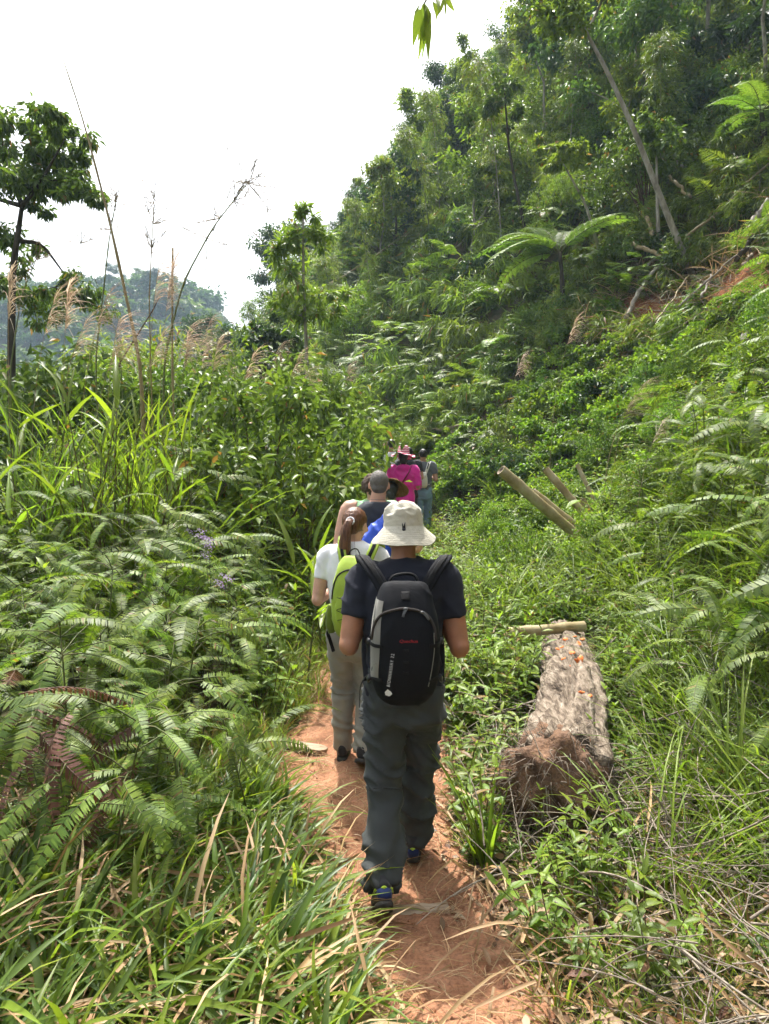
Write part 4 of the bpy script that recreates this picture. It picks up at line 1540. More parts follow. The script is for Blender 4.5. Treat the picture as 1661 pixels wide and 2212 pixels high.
# dead fern fronds lying in the bed
for q, (px, py, D) in enumerate(((40, 1500, 2.6), (70, 1540, 2.6), (20, 1570, 2.5), (130, 1590, 2.6), (180, 1500, 2.7), (330, 1550, 2.8), (300, 1640, 2.7), (60, 1620, 2.5), (15, 1480, 2.6), (110, 1500, 2.7), (85, 1580, 2.55), (150, 1540, 2.65))):
    p = at(px, py, D)
    o = link('dead_frond', FROND_DEAD[q % 2], None, p, (rng.uniform(-.5, .2), rng.normal(0, .4), rng.uniform(0, 6.28)), rng.uniform(.9, 1.3))
    note(o, 'withered purple-brown fern frond', 'hanging in the fern bed', 'frond', 'dead fern fronds')
for L_ in (T_DARK, T_MID, T_LIGHT, BAM, SHR, REED, PLU, FERN):
    for o in L_:
        drop(o)
# ------------------------------------------------------------------ fallen log with its root plate
M['log'] = rough_mat('weathered_log', [(.022, .016, .012), (.115, .085, .06), (.25, .20, .15), (.38, .33, .265)], 10, .9, .8, (2.6, .75, 2.6), bump_scale=26, dist=.03)
M['rootsoil'] = rough_mat('root_soil', [(.05, .030, .02), (.15, .088, .055), (.27, .155, .09)], 14, .95, .8, bump_scale=40, dist=.02)
M['rootfibre'] = rough_mat('root_fibre', [(.10, .075, .055), (.19, .15, .115), (.30, .25, .20)], 20, .9, .3)
M['fungus'] = rough_mat('orange_fungus', [(.62, .12, .02), (.75, .20, .05), (.8, .32, .12)], 30, .6, .2)


def lump(mb, c, r, amp, freq, seed, nu=26, nv=18, m=0, rot=None):
    """A lumpy closed body: ellipsoid pushed in and out by noise."""
    u = np.arange(nu) / nu * 2 * np.pi
    w = np.linspace(0, np.pi, nv)
    U, W = np.meshgrid(u, w)
    D = np.stack([np.sin(W) * np.cos(U), np.sin(W) * np.sin(U), np.cos(W)], 2).reshape(-1, 3)
    f = 1 + amp * vn(D * freq + seed, seed) + amp * .5 * vn(D * freq * 2.3 + seed, seed + 1)
    V = D * f[:, None] * np.asarray(r)
    if rot is not None:
        V = V @ np.array(rot).T
    V = V + np.asarray(c)
    q = []
    for j in range(nv - 1):
        for i in range(nu):
            k = (i + 1) % nu
            q.append((j * nu + i, (j + 1) * nu + i, (j + 1) * nu + k, j * nu + k))
    mb.add(V, q, None, m)


def make_log():
    za, zb = hz(*LOG_A) + .25, hz(*LOG_B) + .10
    A3, B3 = np.array([*LOG_A, za]), np.array([*LOG_B, zb])
    root = thing('fallen_log', (LOG_A[0], LOG_A[1], hz(*LOG_A)))
    o = np.array(root.location)
    n, ns = 110, 64
    t = np.linspace(0, 1, n)
    P = A3 + (B3 - A3) * t[:, None] + np.stack([.05 * np.sin(t * 5), 0 * t, .04 * np.sin(t * 4)], 1)
    tg = unit(np.gradient(P, axis=0))
    a = np.arange(ns) / ns * 2 * np.pi
    V = np.zeros((n, ns, 3))
    for i in range(n):
        x = unit(np.cross(tg[i], (0, 0, 1)))
        z = np.cross(x, tg[i])
        r = np.interp(t[i], [0, .12, .5, .95, 1], [.25, .235, .22, .19, .13])
        q = np.stack([np.cos(a) * 2.6, np.sin(a) * 2.6, np.full(ns, t[i] * 9)], 1)
        cr = 1 - np.abs(vn(np.stack([np.cos(a) * 3.5, np.sin(a) * 3.5, np.full(ns, t[i] * 3.0)], 1), 62))
        rr = r * (1 + .15 * vn(q, 61) - .28 * np.clip(cr - .80, 0, 1) / .2 + .06 * vn(q * 4, 63))
        hole = np.exp(-((t[i] - .24) / .035) ** 2) * np.exp(-((a - 2.15) / .3) ** 2) + .7 * np.exp(-((t[i] - .36) / .02) ** 2) * np.exp(-((a - 2.0) / .35) ** 2) + .6 * np.exp(-((t[i] - .17) / .03) ** 2) * np.exp(-((a - 2.3) / .25) ** 2)
        rr = rr * (1 - .55 * hole)
        V[i] = P[i] + (np.cos(a) * rr)[:, None] * x + (np.sin(a) * rr)[:, None] * z
    q = [(i * ns + j, i * ns + (j + 1) % ns, (i + 1) * ns + (j + 1) % ns, (i + 1) * ns + j) for i in range(n - 1) for j in range(ns)]
    v = np.concatenate([V.reshape(-1, 3), P[:1], P[-1:]]) - o
    tr = [(n * ns, (j + 1) % ns, j) for j in range(ns)] + [(n * ns + 1, (n - 1) * ns + j, (n - 1) * ns + (j + 1) % ns) for j in range(ns)]
    mb = MB()
    mb.add(v, q, tr)
    link('trunk', mb.mesh('trunk', M['log']), root)
    rm = MB()
    lump(rm, A3 - o + np.array([-.01, .02, -.05]), (.27, .24, .27), .26, 2.9, 7, 48, 32)
    rp = link('root_plate', rm.mesh('root_plate', M['rootsoil']), root)
    rb = MB()
    for k in range(430):
        d = unit(rng.normal(0, 1, 3) * np.array([1.1, .8, .9]) + np.array([0, -.45, .1]))
        p = A3 - o + np.array([-.01, .02, -.05]) + d * np.array([.275, .245, .275])
        l = rng.uniform(.06, .26)
        e = p + d * l * .45 + np.array([rng.normal(0, .06), rng.normal(0, .05), -l * rng.uniform(.2, 1.0)])
        c = p + d * l * .5 + rng.normal(0, .03, 3)
        tube(rb, bez(p, c, e, 5), np.linspace(.0024, .0009, 5) * rng.uniform(.6, 1.8), 3, 0, cap=False)
    rf = link('roots', rb.mesh('roots', M['rootfibre']), rp)
    rf['kind'] = 'stuff'
    # bracket fungi in a row along the top
    fm = MB()
    lump(fm, (0, 0, 0), (.019, .016, .006), .3, 2.2, 3, 12, 7)
    fme = fm.mesh('fungus', M['fungus'])
    for tt, an in ((.42, 1.5), (.44, 1.9), (.45, 1.3), (.43, 1.7), (.46, 1.6), (.55, 1.9), (.57, 2.1), (.60, 1.2), (.66, 1.1), (.68, 1.3), (.72, .9), (.20, 1.15), (.22, 1.3), (.62, 1.75), (.47, 1.45), (.78, 1.0)):
        i = int(tt * (n - 1))
        j = int(an / 6.283 * ns)
        link('fungus', fme, root, V[i, j] - o, (rng.normal(0, .4), rng.normal(0, .4), rng.uniform(0, 6)), rng.uniform(.7, 1.5))
    tag(root, 'weathered pale log with orange bracket fungi and a torn root plate', 'log')


make_log()


def bamboo_pole(name, a, b, r, label, group=None, nodes=3, mt='bampole', cat='bamboo', hollow=True):
    """Cut bamboo stalk from a (foot) to b (cut end), with node rings and an open end."""
    a, b = np.asarray(a, float), np.asarray(b, float)
    root = thing(name, a)
    n = nodes * 6 + 1
    t = np.linspace(0, 1, n)
    P = (b - a) * t[:, None]
    rad = np.full(n, r) * (1 + .03 * np.sin(t * 9))
    for k in range(nodes):
        i = int((k + .5) * 6)
        rad[i] *= 1.12
    mb = MB()
    tube(mb, P, rad, 14, 0, cap=False)
    link('stalk', mb.mesh('stalk', M[mt]), root)
    if hollow:
        ax = unit(b - a)
        x = unit(np.cross(ax, (0, 0, 1)))
        z = np.cross(x, ax)
        aa = np.arange(14) / 14 * 2 * np.pi
        ring = lambda rr, off: P[-1] + ax * off + rr * (np.cos(aa)[:, None] * x + np.sin(aa)[:, None] * z)
        V = np.concatenate([ring(r * 1.0, .0), ring(r * .72, .001), ring(r * .7, -.12), [P[-1] - ax * .12]])
        q = [(k * 14 + j, k * 14 + (j + 1) % 14, (k + 1) * 14 + (j + 1) % 14, (k + 1) * 14 + j) for k in range(2) for j in range(14)]
        tr = [(42, 28 + (j + 1) % 14, 28 + j) for j in range(14)]
        mb = MB()
        mb.add(V, q, tr)
        link('cut_end', mb.mesh('cut_end', M['dead_wood']), root)
    tag(root, label, cat, group)
    return root


M['bampole'] = rough_mat('weathered_bamboo', [(.16, .12, .05), (.27, .21, .10), (.36, .30, .17), (.42, .37, .25)], 5, .55, .25, (1, 1, 1), bump_scale=30, dist=.004)
fb_ = gp(1285, 1185)
for (px0, py0, px1, py1, dd, r, lb) in ((1290, 1195, 1082, 1015, -.5, .068, 'longest cut bamboo stalk leaning over the weeds'), (1300, 1180, 1150, 1062, .0, .052, 'cut bamboo stalk lying close behind the longest one'),
                                        (1296, 1150, 1178, 1013, .35, .052, 'upper cut bamboo stalk with a split end'), (1318, 1200, 1258, 1078, .3, .042, 'short steep bamboo stub at the foot of the cut stalks'),
                                        (1325, 1170, 1247, 1004, .7, .030, 'thin grey bamboo stub furthest up the bank')):
    D = fb_[1] + max(dd, 0)
    bamboo_pole('bamboo_stalk', at(px0, py0, D), at(px1, py1, D + dd * .6), r, lb, 'cut bamboo stalks')
a_, b_ = at(1262, 1353, 5.75), at(1098, 1367, 5.6)
bamboo_pole('bamboo_pole', a_, b_, .046, 'short cut bamboo pole lying across the far end of the log', nodes=2)
bamboo_pole('bamboo_pole', gp(1300, 915), gp(1262, 925) + np.array([0, -.1, .15]), .05, 'stubby bamboo end poking from the vine-covered bank', nodes=1)


def pole(pts, wpx, label, mt='dead_wood', lift=.5, group='fallen poles on the landslip', name='fallen_pole', jag=.02):
    """Fallen stem on the slope through picture points."""
    W = []
    for px, py in pts:
        g_ = gp(px, py)
        W.append(g_ + np.array([0, -lift * .6, lift]))
    W = np.array(W)
    Dm = W[:, 1].mean()
    r = wpx / 2 / FPX * Dm
    root = thing(name, W[0])
    t = np.linspace(0, 1, 12)
    P = np.stack([np.interp(t, np.linspace(0, 1, len(W)), W[:, c]) for c in range(3)], 1)
    P[1:-1] = (P[:-2] + 2 * P[1:-1] + P[2:]) / 4
    P[1:-1] += rng.normal(0, jag, (10, 3))
    mb = MB()
    tube(mb, P - W[0], np.linspace(r * 1.1, r * .75, 12), 8, 0)
    link('stem', mb.mesh('stem', M[mt]), root)
    tag(root, label, 'branch' if wpx < 6 else 'trunk', group)


Z = lambda zx, zy: ((1500 + zx * .301) * .8305, (400 + zy * .301) * .8305)
for pts, w, lb, mt in (
    ([(820, 1010), (1250, 650), (1661, 260)], 6, 'long thin pole slanting up to the bright tree fern', 'cane'),
    ([(380, 1630), (490, 1390), (750, 1080)], 9, 'smooth pale curved stem hanging below the landslip lip', 'bark_pale'),
    ([(430, 990), (690, 1105)], 10, 'broken pole jutting out over the curved stem', 'cane'),
    ([(555, 760), (610, 925)], 8, 'short upright stub behind the leaning trunk foot', 'cane'),
    ([(750, 180), (860, 340)], 6, 'grey stick propped high behind the leaning trunk', 'bark_pale'),
    ([(750, 410), (840, 500), (930, 600)], 7, 'split cane resting against the leaning trunk', 'cane'),
    ([(1410, 890), (1610, 620)], 13, 'thick pale fallen trunk on the red earth', 'bark_pale'),
    ([(1560, 860), (1600, 740), (1655, 620)], 12, 'thick fallen trunk beside the pale one', 'dead_wood'),
    ([(1300, 1180), (1540, 900), (1680, 800)], 10, 'dark bent branch below the fallen trunks', 'bark_dark'),
    ([(820, 1560), (1360, 1080)], 5, 'thin pale pole lying across the red earth', 'bark_pale'),
    ([(1350, 1100), (1661, 880)], 4, 'thin stick above the dark bent branch', 'dead_wood'),
    ([(620, 1690), (910, 1280)], 4, 'slender stick standing in the red scar', 'cane'),
    ([(470, 1270), (640, 1110)], 5, 'whitish stick under the jutting pole', 'bark_pale'),
    ([(1010, 1490), (1090, 1290)], 5, 'grey stick beside the big banana leaf', 'bark_pale'),
    ([(1550, 1220), (1640, 1020)], 7, 'short brown stick low in the scar', 'dead_wood'),
    ([(1370, 1240), (1430, 1130)], 8, 'brown root stub on the red earth', 'dead_wood'),
    ([(1490, 1620), (1420, 1700)], 4, 'small stick above the vine-covered bank', 'bark_pale')):
    pole([Z(*p) for p in pts], w, lb, mt)
pole([Z(1410, 1800), Z(1405, 1600), Z(1500, 1470), Z(1680, 1350)], 15, 'crooked pale stump bending uphill above the vines', 'bark_pale', .25, None, 'crooked_stump')
pole([(905, 955), (970, 945), (1040, 930)], 6, 'long dry stick lying in the grass above the walkers', 'dead_wood', .25, None)
pole([(1060, 470), (1000, 560), (880, 640)], 4, 'thin bent stem crossing the lower slope', 'bark_pale', .5, None)
pole([(640, 700), (760, 640), (890, 560)], 4, 'long leaning cane behind the young tree', 'cane', 1.0, None)

# dead branches lying on the near bank
for k, (pts, w, lb) in enumerate(((((1530, 2020), (1500, 1840), (1410, 1700), (1280, 1610)), 7, 'long arching yellowed stem across the bank'),
                                  (((1640, 2130), (1560, 1900), (1480, 1760)), 7, 'thick grey dead branch at the picture edge of the bank'),
                                  (((1235, 2140), (1265, 2030), (1270, 1990)), 10, 'short stout dead stick standing by the path litter'),
                                  (((1085, 1730), (1200, 1765), (1310, 1740), (1400, 1690)), 6, 'grey root bending below the root plate'),
                                  (((1190, 1850), (1215, 1770), (1300, 1740)), 5, 'forked grey twig under the root plate'),
                                  (((1440, 2000), (1455, 1870), (1390, 1720)), 5, 'upright grey twig on the bank'),
                                  (((1661, 1660), (1560, 1630), (1450, 1640)), 5, 'level grey twig among the weeds'),
                                  (((1300, 1500), (1260, 1450), (1310, 1410), (1420, 1480)), 5, 'crooked branch leaning on the log'),
                                  (((1661, 1560), (1560, 1590), (1480, 1610)), 4, 'thin pale twig under the ferns of the bank'))):
    D0 = gp(*pts[0])[1]
    W = []
    for i, (px, py) in enumerate(pts):
        g_ = gp(px, py)
        W.append(at(px, py, min(g_[1], D0 + .9)))
        W[-1][2] = max(W[-1][2], hz(W[-1][0], W[-1][1]) + .02)
    W = np.array(W)
    root = thing('dead_branch', W[0])
    t = np.linspace(0, 1, 14)
    P = np.stack([np.interp(t, np.linspace(0, 1, len(W)), W[:, c]) for c in range(3)], 1) - W[0]
    P[1:-1] = (P[:-2] + 2 * P[1:-1] + P[2:]) / 4
    P[1:-1] += rng.normal(0, .012, (12, 3))
    r = w / 2 / FPX * W[:, 1].mean()
    mb, m2 = MB(), MB()
    tube(mb, P, np.linspace(r, r * .45, 14), 6, 0)
    for j in range(6):
        i = int(rng.integers(3, 13))
        e = P[i] + rng.normal(0, .12, 3)
        tube(m2, bez(P[i], (P[i] + e) / 2 + rng.normal(0, .03, 3), e, 5), np.linspace(r * .4, r * .15, 5), 4, 0, cap=False)
    link('stem', mb.mesh('stem', M['dark_twig'] if k else M['cane']), root)
    link('twig', m2.mesh('twig', M['dark_twig']), root)
    tag(root, lb, 'branch', 'dead branches on the bank')

# ------------------------------------------------------------------ plank, step and stone on the path
M['plank'] = rough_mat('grey_plank', [(.20, .14, .09), (.34, .26, .18), (.44, .36, .27)], 6, .85, .4, (1, 12, 1), bump_scale=20, dist=.004)
p0, p1 = at(560, 1630, 4.45), at(706, 1643, 4.30)
p0[2], p1[2] = hz(p0[0], p0[1]) + .045, hz(p1[0], p1[1]) + .045
ax = unit(p1 - p0)
cr = unit(np.cross((0, 0, 1), ax))
s = np.linspace(0, 1, 14)
wd = .045 * np.interp(s, [0, .2, .9, .97, 1], [.6, .9, 1, .75, .35])
V = []
for i, f in enumerate(s):
    c = p0 + (p1 - p0) * f
    for dx, dz in ((-1, -.5), (1, -.5), (1, .5), (-1, .5)):
        V.append(c + cr * wd[i] * dx + np.array([0, 0, dz * .024 + .004 * math.sin(f * 5)]))
q = [(i * 4 + j, i * 4 + (j + 1) % 4, i * 4 + 4 + (j + 1) % 4, i * 4 + 4 + j) for i in range(13) for j in range(4)] + [(3, 2, 1, 0), (52, 53, 54, 55)]
mb = MB()
mb.add(np.array(V), q)
o = link('plank', mb.mesh('plank', M['plank'], False))
tag(o, 'short weathered plank lying at the grassy edge of the path', 'plank')
a_, b_ = gp(770, 1985), gp(968, 1972)
root = thing('step_log', a_ + np.array([0, 0, -.01]))
mb = MB()
t = np.linspace(0, 1, 16)
P = (b_ - a_) * t[:, None]
jt = 1 + rng.normal(0, .05, (16, 14))
tube(mb, P, np.full(16, .05), 14, 0, jit=jt)
link('wood', mb.mesh('wood', M['plank']), root)
tag(root, 'round wooden step half buried across the path', 'log')
g_ = gp(926, 1803)
mb = MB()
lump(mb, g_ + np.array([0, 0, .015]), (.045, .03, .028), .3, 1.8, 5, 16, 10)
o = link('stone', mb.mesh('stone', rough_mat('grey_stone', [(.22, .2, .18), (.36, .34, .31), (.45, .43, .4)], 20, .85, .4)))
tag(o, 'small grey stone on the path beside the shoe', 'stone')


# ------------------------------------------------------------------ single leafy plants near the path
def blade_clump(name, base, blades, mt, label, cat='grass', tpl=BLADE_U):
    """Grass clump whose blades (tip px, py, width m, bend) are parts."""
    root = thing(name, base)
    for px, py, w, D in blades:
        tip = at(px, py, D) - base
        o0 = np.array([rng.normal(0, .025), rng.normal(0, .025), -.02])
        d = tip - o0
        L = np.linalg.norm(d)
        mb = MB()
        dr = unit(d + np.array([0, 0, .22 * L]))
        place(mb, tpl, o0, dr, -unit(np.array([d[0], d[1], -.6 * L])), L * 1.04, w)
        link('blade', mb.mesh('blade', M[mt]), root)
    root['kind'] = 'thing'
    tag(root, label, cat)


b0 = gp(1045, 1885)
D = b0[1]
blade_clump('grass_clump', b0, [(962, 1582, .022, D + .05), (985, 1600, .023, D), (1005, 1595, .027, D - .05), (1020, 1640, .023, D), (1040, 1660, .020, D + .1), (975, 1680, .022, D), (950, 1700, .018, D - .1), (1060, 1690, .023, D),
                                (1090, 1760, .020, D + .1), (1030, 1690, .020, D), (1000, 1720, .023, D), (1085, 1700, .017, D + .1), (960, 1780, .018, D - .1), (1070, 1750, .020, D - .1)],
            'reed', 'bright upright grass clump between the path and the log')
b0 = gp(1325, 1860)
D = b0[1]
blade_clump('grass_clump', b0, [(1335, 1690, .012, D), (1320, 1700, .010, D), (1300, 1760, .010, D), (1290, 1740, .009, D - .1), (1350, 1800, .010, D)], 'reed', 'thin upright grass shoot below the root plate')
b0 = gp(545, 1690)
D = b0[1]
blade_clump('grass_clump', b0, [(548, 1540, .010, D), (535, 1560, .011, D), (560, 1555, .010, D), (515, 1600, .012, D), (580, 1620, .010, D - .1), (600, 1660, .009, D - .1), (540, 1500, .008, D)], 'grass_dark', 'dark upright grass clump at the path edge by the plank')


def big_leaf_plant(base, leaves, mt, label, cat='plant', stem=True, name='sapling'):
    root = thing(name, base)
    sb = MB()
    for px, py, D, L, W, el in leaves:
        p = at(px, py, D) - base
        tube(sb, bez((0, 0, -.03), (p[0] * .2, p[1] * .2, p[2] * .7), p, 6), np.linspace(.007, .003, 6), 5, 0, cap=False)
        mb = MB()
        a = math.atan2(p[1], p[0]) + rng.normal(0, .5)
        place(mb, OVATE, (0, 0, 0), (math.cos(a) * math.cos(el), math.sin(a) * math.cos(el), math.sin(el)), (0, 0, 1), L, W)
        link('leaf', mb.mesh('leaf', M[mt]), root, p)
    if stem:
        link('stem', sb.mesh('stem', M['stem']), root)
    tag(root, label, cat)


b0 = gp(1310, 1210)
D = b0[1]
big_leaf_plant(b0, [(1255, 1082, D, .22, .15, -.2), (1290, 1070, D, .2, .14, .3), (1330, 1080, D, .24, .16, 0), (1345, 1110, D + .1, .22, .15, -.3), (1300, 1110, D - .1, .24, .16, -.5), (1270, 1110, D - .1, .2, .13, -.7), (1340, 1130, D, .2, .14, -.5)],
               'tree_light', 'yellow-green sapling with big soft leaves beside the cut bamboo')
b0 = gp(1395, 750)
D = b0[1]
root = thing('banana_leaf', b0)
mb = MB()
place(mb, leaf_tpl([0, .15, .4, .7, .9, 1], [.3, .8, 1, .9, .5, .03], .9, .35), (0, 0, 0), at(1430, 690, D) - at(1385, 755, D) + np.array([0, 0, .1]), (-.5, -1, .3), .75 * D / 12, .24 * D / 12)
link('blade', mb.mesh('blade', M['reed']), root)
tag(root, 'single large bright banana leaf on the red scar', 'leaf')
b0 = gp(1357, 752)
mb = MB()
place(mb, OVATE, (0, 0, 0), (-1, -.2, .1), (0, -.4, 1), .34, .16)
o = link('pale_leaf', mb.mesh('pale_leaf', M['plume']), None, b0 + np.array([.2, -.2, .15]))
tag(o, 'pale upturned leaf shining at the lower lip of the landslip', 'leaf')
mb = MB()
place(mb, OVATE, (0, 0, 0), (1, .1, -.05), (0, -.3, 1), .14, .07)
g_ = gp(1150, 1310)
o = link('dead_leaf', mb.mesh('dead_leaf', M['litter']), None, g_ + np.array([0, 0, .12]))
tag(o, 'large reddish dead leaf resting on the weeds past the log', 'leaf')

# lilac flowers in the fern bed
FLW = MB()
leaf_cloud(FLW, np.array([[0, 0, .0]]), .03, 22, .012, .01, RHOMB, -.2)
flw = FLW.mesh('flower', M['flower'])
for q, (px, py, D) in enumerate(((430, 1150, 5.2), (450, 1165, 5.2), (445, 1185, 5.1), (490, 1248, 4.7))):
    p = at(px, py, D)
    z0 = hz(p[0], D)
    root = thing('flowering_weed', (p[0], D, z0))
    mb = MB()
    P = bez((0, 0, -.02), (.02, 0, (p[2] - z0) * .5), (0, 0, p[2] - z0), 7)
    tube(mb, P, np.linspace(.004, .002, 7), 4, 0)
    for k in range(10):
        a = k * 2.4
        place(mb, LANCE_S, P[1 + k % 5], (math.cos(a), math.sin(a), .4), (0, 0, 1), .1, .025, 1)
    link('stem', mb.mesh('stem', [M['stem'], M['herb']]), root)
    for k in range(4):
        link('flower', flw, root, P[-1] + rng.normal(0, .03, 3), None, 1.2)
    note(root, 'flowering weed with pale lilac blooms', 'in the fern bed', 'plant', 'lilac flowers', .8)

# bamboo spray hanging in from above, on a stem arching over from the bank
root = thing('overhanging_bamboo', (4.6, 1.9, hz(4.6, 1.9)))
o0 = np.array(root.location)
tipp = at(925, -25, 3.0)
S = bez(np.array([0, 0, -.2]), np.array([-.6, .3, 5.2]), tipp - o0 + np.array([.25, 0, .35]), 16)
mb = MB()
tube(mb, S, np.linspace(.03, .009, 16), 6, 0)
tube(mb, np.stack([S[-1], S[-1] + np.array([-.1, 0, -.15]), at(912, 14, 3.0) - o0]), [.007, .005, .0035], 5, 0)
tube(mb, np.stack([S[-1], S[-1] + np.array([-.05, 0, -.25]), at(960, -4, 3.0) - o0]), [.007, .005, .0035], 5, 0)
link('culm', mb.mesh('culm', M['cane_green']), root)
for (x0, y0, x1, y1, w) in ((905, 12, 879, 78, 9), (908, 20, 891, 98, 15), (912, 15, 907, 97, 10), (915, 10, 912, 95, 14), (917, 8, 920, 120, 16), (918, 10, 926, 132, 10), (920, 12, 932, 115, 15), (925, 10, 940, 66, 12), (935, 4, 953, 46, 11),
                            (945, -2, 950, 16, 8), (958, -4, 955, 32, 8), (960, -6, 968, 36, 6), (965, -6, 978, 26, 10), (922, 6, 913, 60, 10), (916, 30, 928, 90, 12)):
    p, e = at(x0, y0, 3.0 + rng.normal(0, .04)) - o0, at(x1, y1, 3.0 + rng.normal(0, .04)) - o0
    mb = MB()
    place(mb, LANCE, (0, 0, 0), e - p, unit(rng.normal(0, .5, 3) + np.array([.3, -1, .2])), np.linalg.norm(e - p), w / FPX * 3.0 * 1.25)
    link('leaf', mb.mesh('leaf', M['bamboo']), root, p)
tag(root, 'bamboo spray hanging into view against the white sky', 'bamboo')
# ------------------------------------------------------------------ people
def skin_mat(name, c, rough=.5):
    m, n, l, b = mat(name)
    nz = n.new('ShaderNodeTexNoise')
    nz.inputs['Scale'].default_value = 14
    nz.inputs['Detail'].default_value = 5
    r = ramp(n, [(.3, tuple(x * .84 for x in c)), (.7, tuple(min(1, x * 1.12) for x in c))])
    tc = n.new('ShaderNodeTexCoord')
    l.new(tc.outputs['Object'], nz.inputs['Vector'])
    l.new(nz.outputs['Fac'], r.inputs['Fac'])
    l.new(r.outputs['Color'], b.inputs['Base Color'])
    b.inputs['Roughness'].default_value = rough
    b.inputs['Subsurface Weight'].default_value = .12
    b.inputs['Subsurface Radius'].default_value = (.012, .005, .003)
    return m


def cloth_mat(name, c, rough=.85, weave=260, var=.18, bump=.12, spec=.25, sheen=.15, wr=9.0):
    """Woven cloth: slight colour change, fine weave and soft crumples."""
    m, n, l, b = mat(name)
    tc = n.new('ShaderNodeTexCoord')
    nz = n.new('ShaderNodeTexNoise')
    nz.inputs['Scale'].default_value = 6
    nz.inputs['Detail'].default_value = 6
    l.new(tc.outputs['Object'], nz.inputs['Vector'])
    r = ramp(n, [(.3, tuple(x * (1 - var) for x in c)), (.7, tuple(min(1, x * (1 + var)) for x in c))])
    l.new(nz.outputs['Fac'], r.inputs['Fac'])
    l.new(r.outputs['Color'], b.inputs['Base Color'])
    b.inputs['Roughness'].default_value = rough
    b.inputs['Specular IOR Level'].default_value = spec
    b.inputs['Sheen Weight'].default_value = sheen
    wv = n.new('ShaderNodeTexNoise')
    wv.inputs['Scale'].default_value = weave
    wv.inputs['Detail'].default_value = 2
    l.new(tc.outputs['Object'], wv.inputs['Vector'])
    cr = n.new('ShaderNodeTexNoise')
    cr.inputs['Scale'].default_value = wr
    cr.inputs['Detail'].default_value = 4
    cr.inputs['Distortion'].default_value = .6
    l.new(tc.outputs['Object'], cr.inputs['Vector'])
    b1 = n.new('ShaderNodeBump')
    b1.inputs['Strength'].default_value = bump
    b1.inputs['Distance'].default_value = .004
    l.new(wv.outputs['Fac'], b1.inputs['Height'])
    b2 = n.new('ShaderNodeBump')
    b2.inputs['Strength'].default_value = .35
    b2.inputs['Distance'].default_value = .02
    l.new(cr.outputs['Fac'], b2.inputs['Height'])
    l.new(b1.outputs['Normal'], b2.inputs['Normal'])
    l.new(b2.outputs['Normal'], b.inputs['Normal'])
    return m


def hair_mat(name, c1, c2, rough=.42, stretch=(60, 60, 4)):
    m, n, l, b = mat(name)
    tc = n.new('ShaderNodeTexCoord')
    mp = n.new('ShaderNodeMapping')
    mp.inputs['Scale'].default_value = stretch
    l.new(tc.outputs['Object'], mp.inputs['Vector'])
    nz = n.new('ShaderNodeTexNoise')
    nz.inputs['Scale'].default_value = 2.5
    nz.inputs['Detail'].default_value = 4
    l.new(mp.outputs['Vector'], nz.inputs['Vector'])
    r = ramp(n, [(.32, c1), (.68, c2)])
    l.new(nz.outputs['Fac'], r.inputs['Fac'])
    l.new(r.outputs['Color'], b.inputs['Base Color'])
    b.inputs['Roughness'].default_value = rough
    bp = n.new('ShaderNodeBump')
    bp.inputs['Strength'].default_value = .6
    bp.inputs['Distance'].default_value = .006
    l.new(nz.outputs['Fac'], bp.inputs['Height'])
    l.new(bp.outputs['Normal'], b.inputs['Normal'])
    return m


def loft(mb, pts, RX, RY, side=(1, 0, 0), ns=20, power=2.0, m=0):
    """Closed body with an elliptic section (half-width RX along `side`, half-depth RY) at every point."""
    pts = np.asarray(pts, float)
    n = len(pts)
    RX = np.broadcast_to(np.asarray(RX, float), (n,))
    RY = np.broadcast_to(np.asarray(RY, float), (n,))
    tg = unit(np.gradient(pts, axis=0))
    a = np.arange(ns) / ns * 2 * np.pi
    ca, sa = np.cos(a), np.sin(a)
    e = 2.0 / power
    ca, sa = np.sign(ca) * np.abs(ca) ** e, np.sign(sa) * np.abs(sa) ** e
    side = np.asarray(side, float)
    V = []
    for i in range(n):
        x = unit(side - tg[i] * side.dot(tg[i]))
        y = np.cross(tg[i], x)
        V.append(pts[i] + ca[:, None] * RX[i] * x + sa[:, None] * RY[i] * y)
    V = np.concatenate(V + [pts[:1], pts[-1:]])
    q = [(i * ns + j, i * ns + (j + 1) % ns, (i + 1) * ns + (j + 1) % ns, (i + 1) * ns + j) for i in range(n - 1) for j in range(ns)]
    t = [(n * ns, (j + 1) % ns, j) for j in range(ns)] + [(n * ns + 1, (n - 1) * ns + j, (n - 1) * ns + (j + 1) % ns) for j in range(ns)]
    mb.add(V, q, t, m)


def ell(mb, c, r, rot=None, m=0, nu=20, nv=14):
    lump(mb, c, r, 0.0, 1.0, 1, nu, nv, m, rot)


def smooth_path(pts, n, *vals):
    pts = np.asarray(pts, float)
    t0 = np.linspace(0, 1, len(pts))
    t = np.linspace(0, 1, n)
    # Catmull-Rom through the joints
    out = np.zeros((n, pts.shape[1]))
    ext = np.concatenate([[2 * pts[0] - pts[1]], pts, [2 * pts[-1] - pts[-2]]])
    for k, u in enumerate(t):
        f = u * (len(pts) - 1)
        i = min(int(f), len(pts) - 2)
        f -= i
        p0, p1, p2, p3 = ext[i:i + 4]
        out[k] = .5 * (2 * p1 + (p2 - p0) * f + (2 * p0 - 5 * p1 + 4 * p2 - p3) * f ** 2 + (3 * p1 - p0 - 3 * p2 + p3) * f ** 3)
    return [out] + [np.interp(t, t0, v) for v in vals]


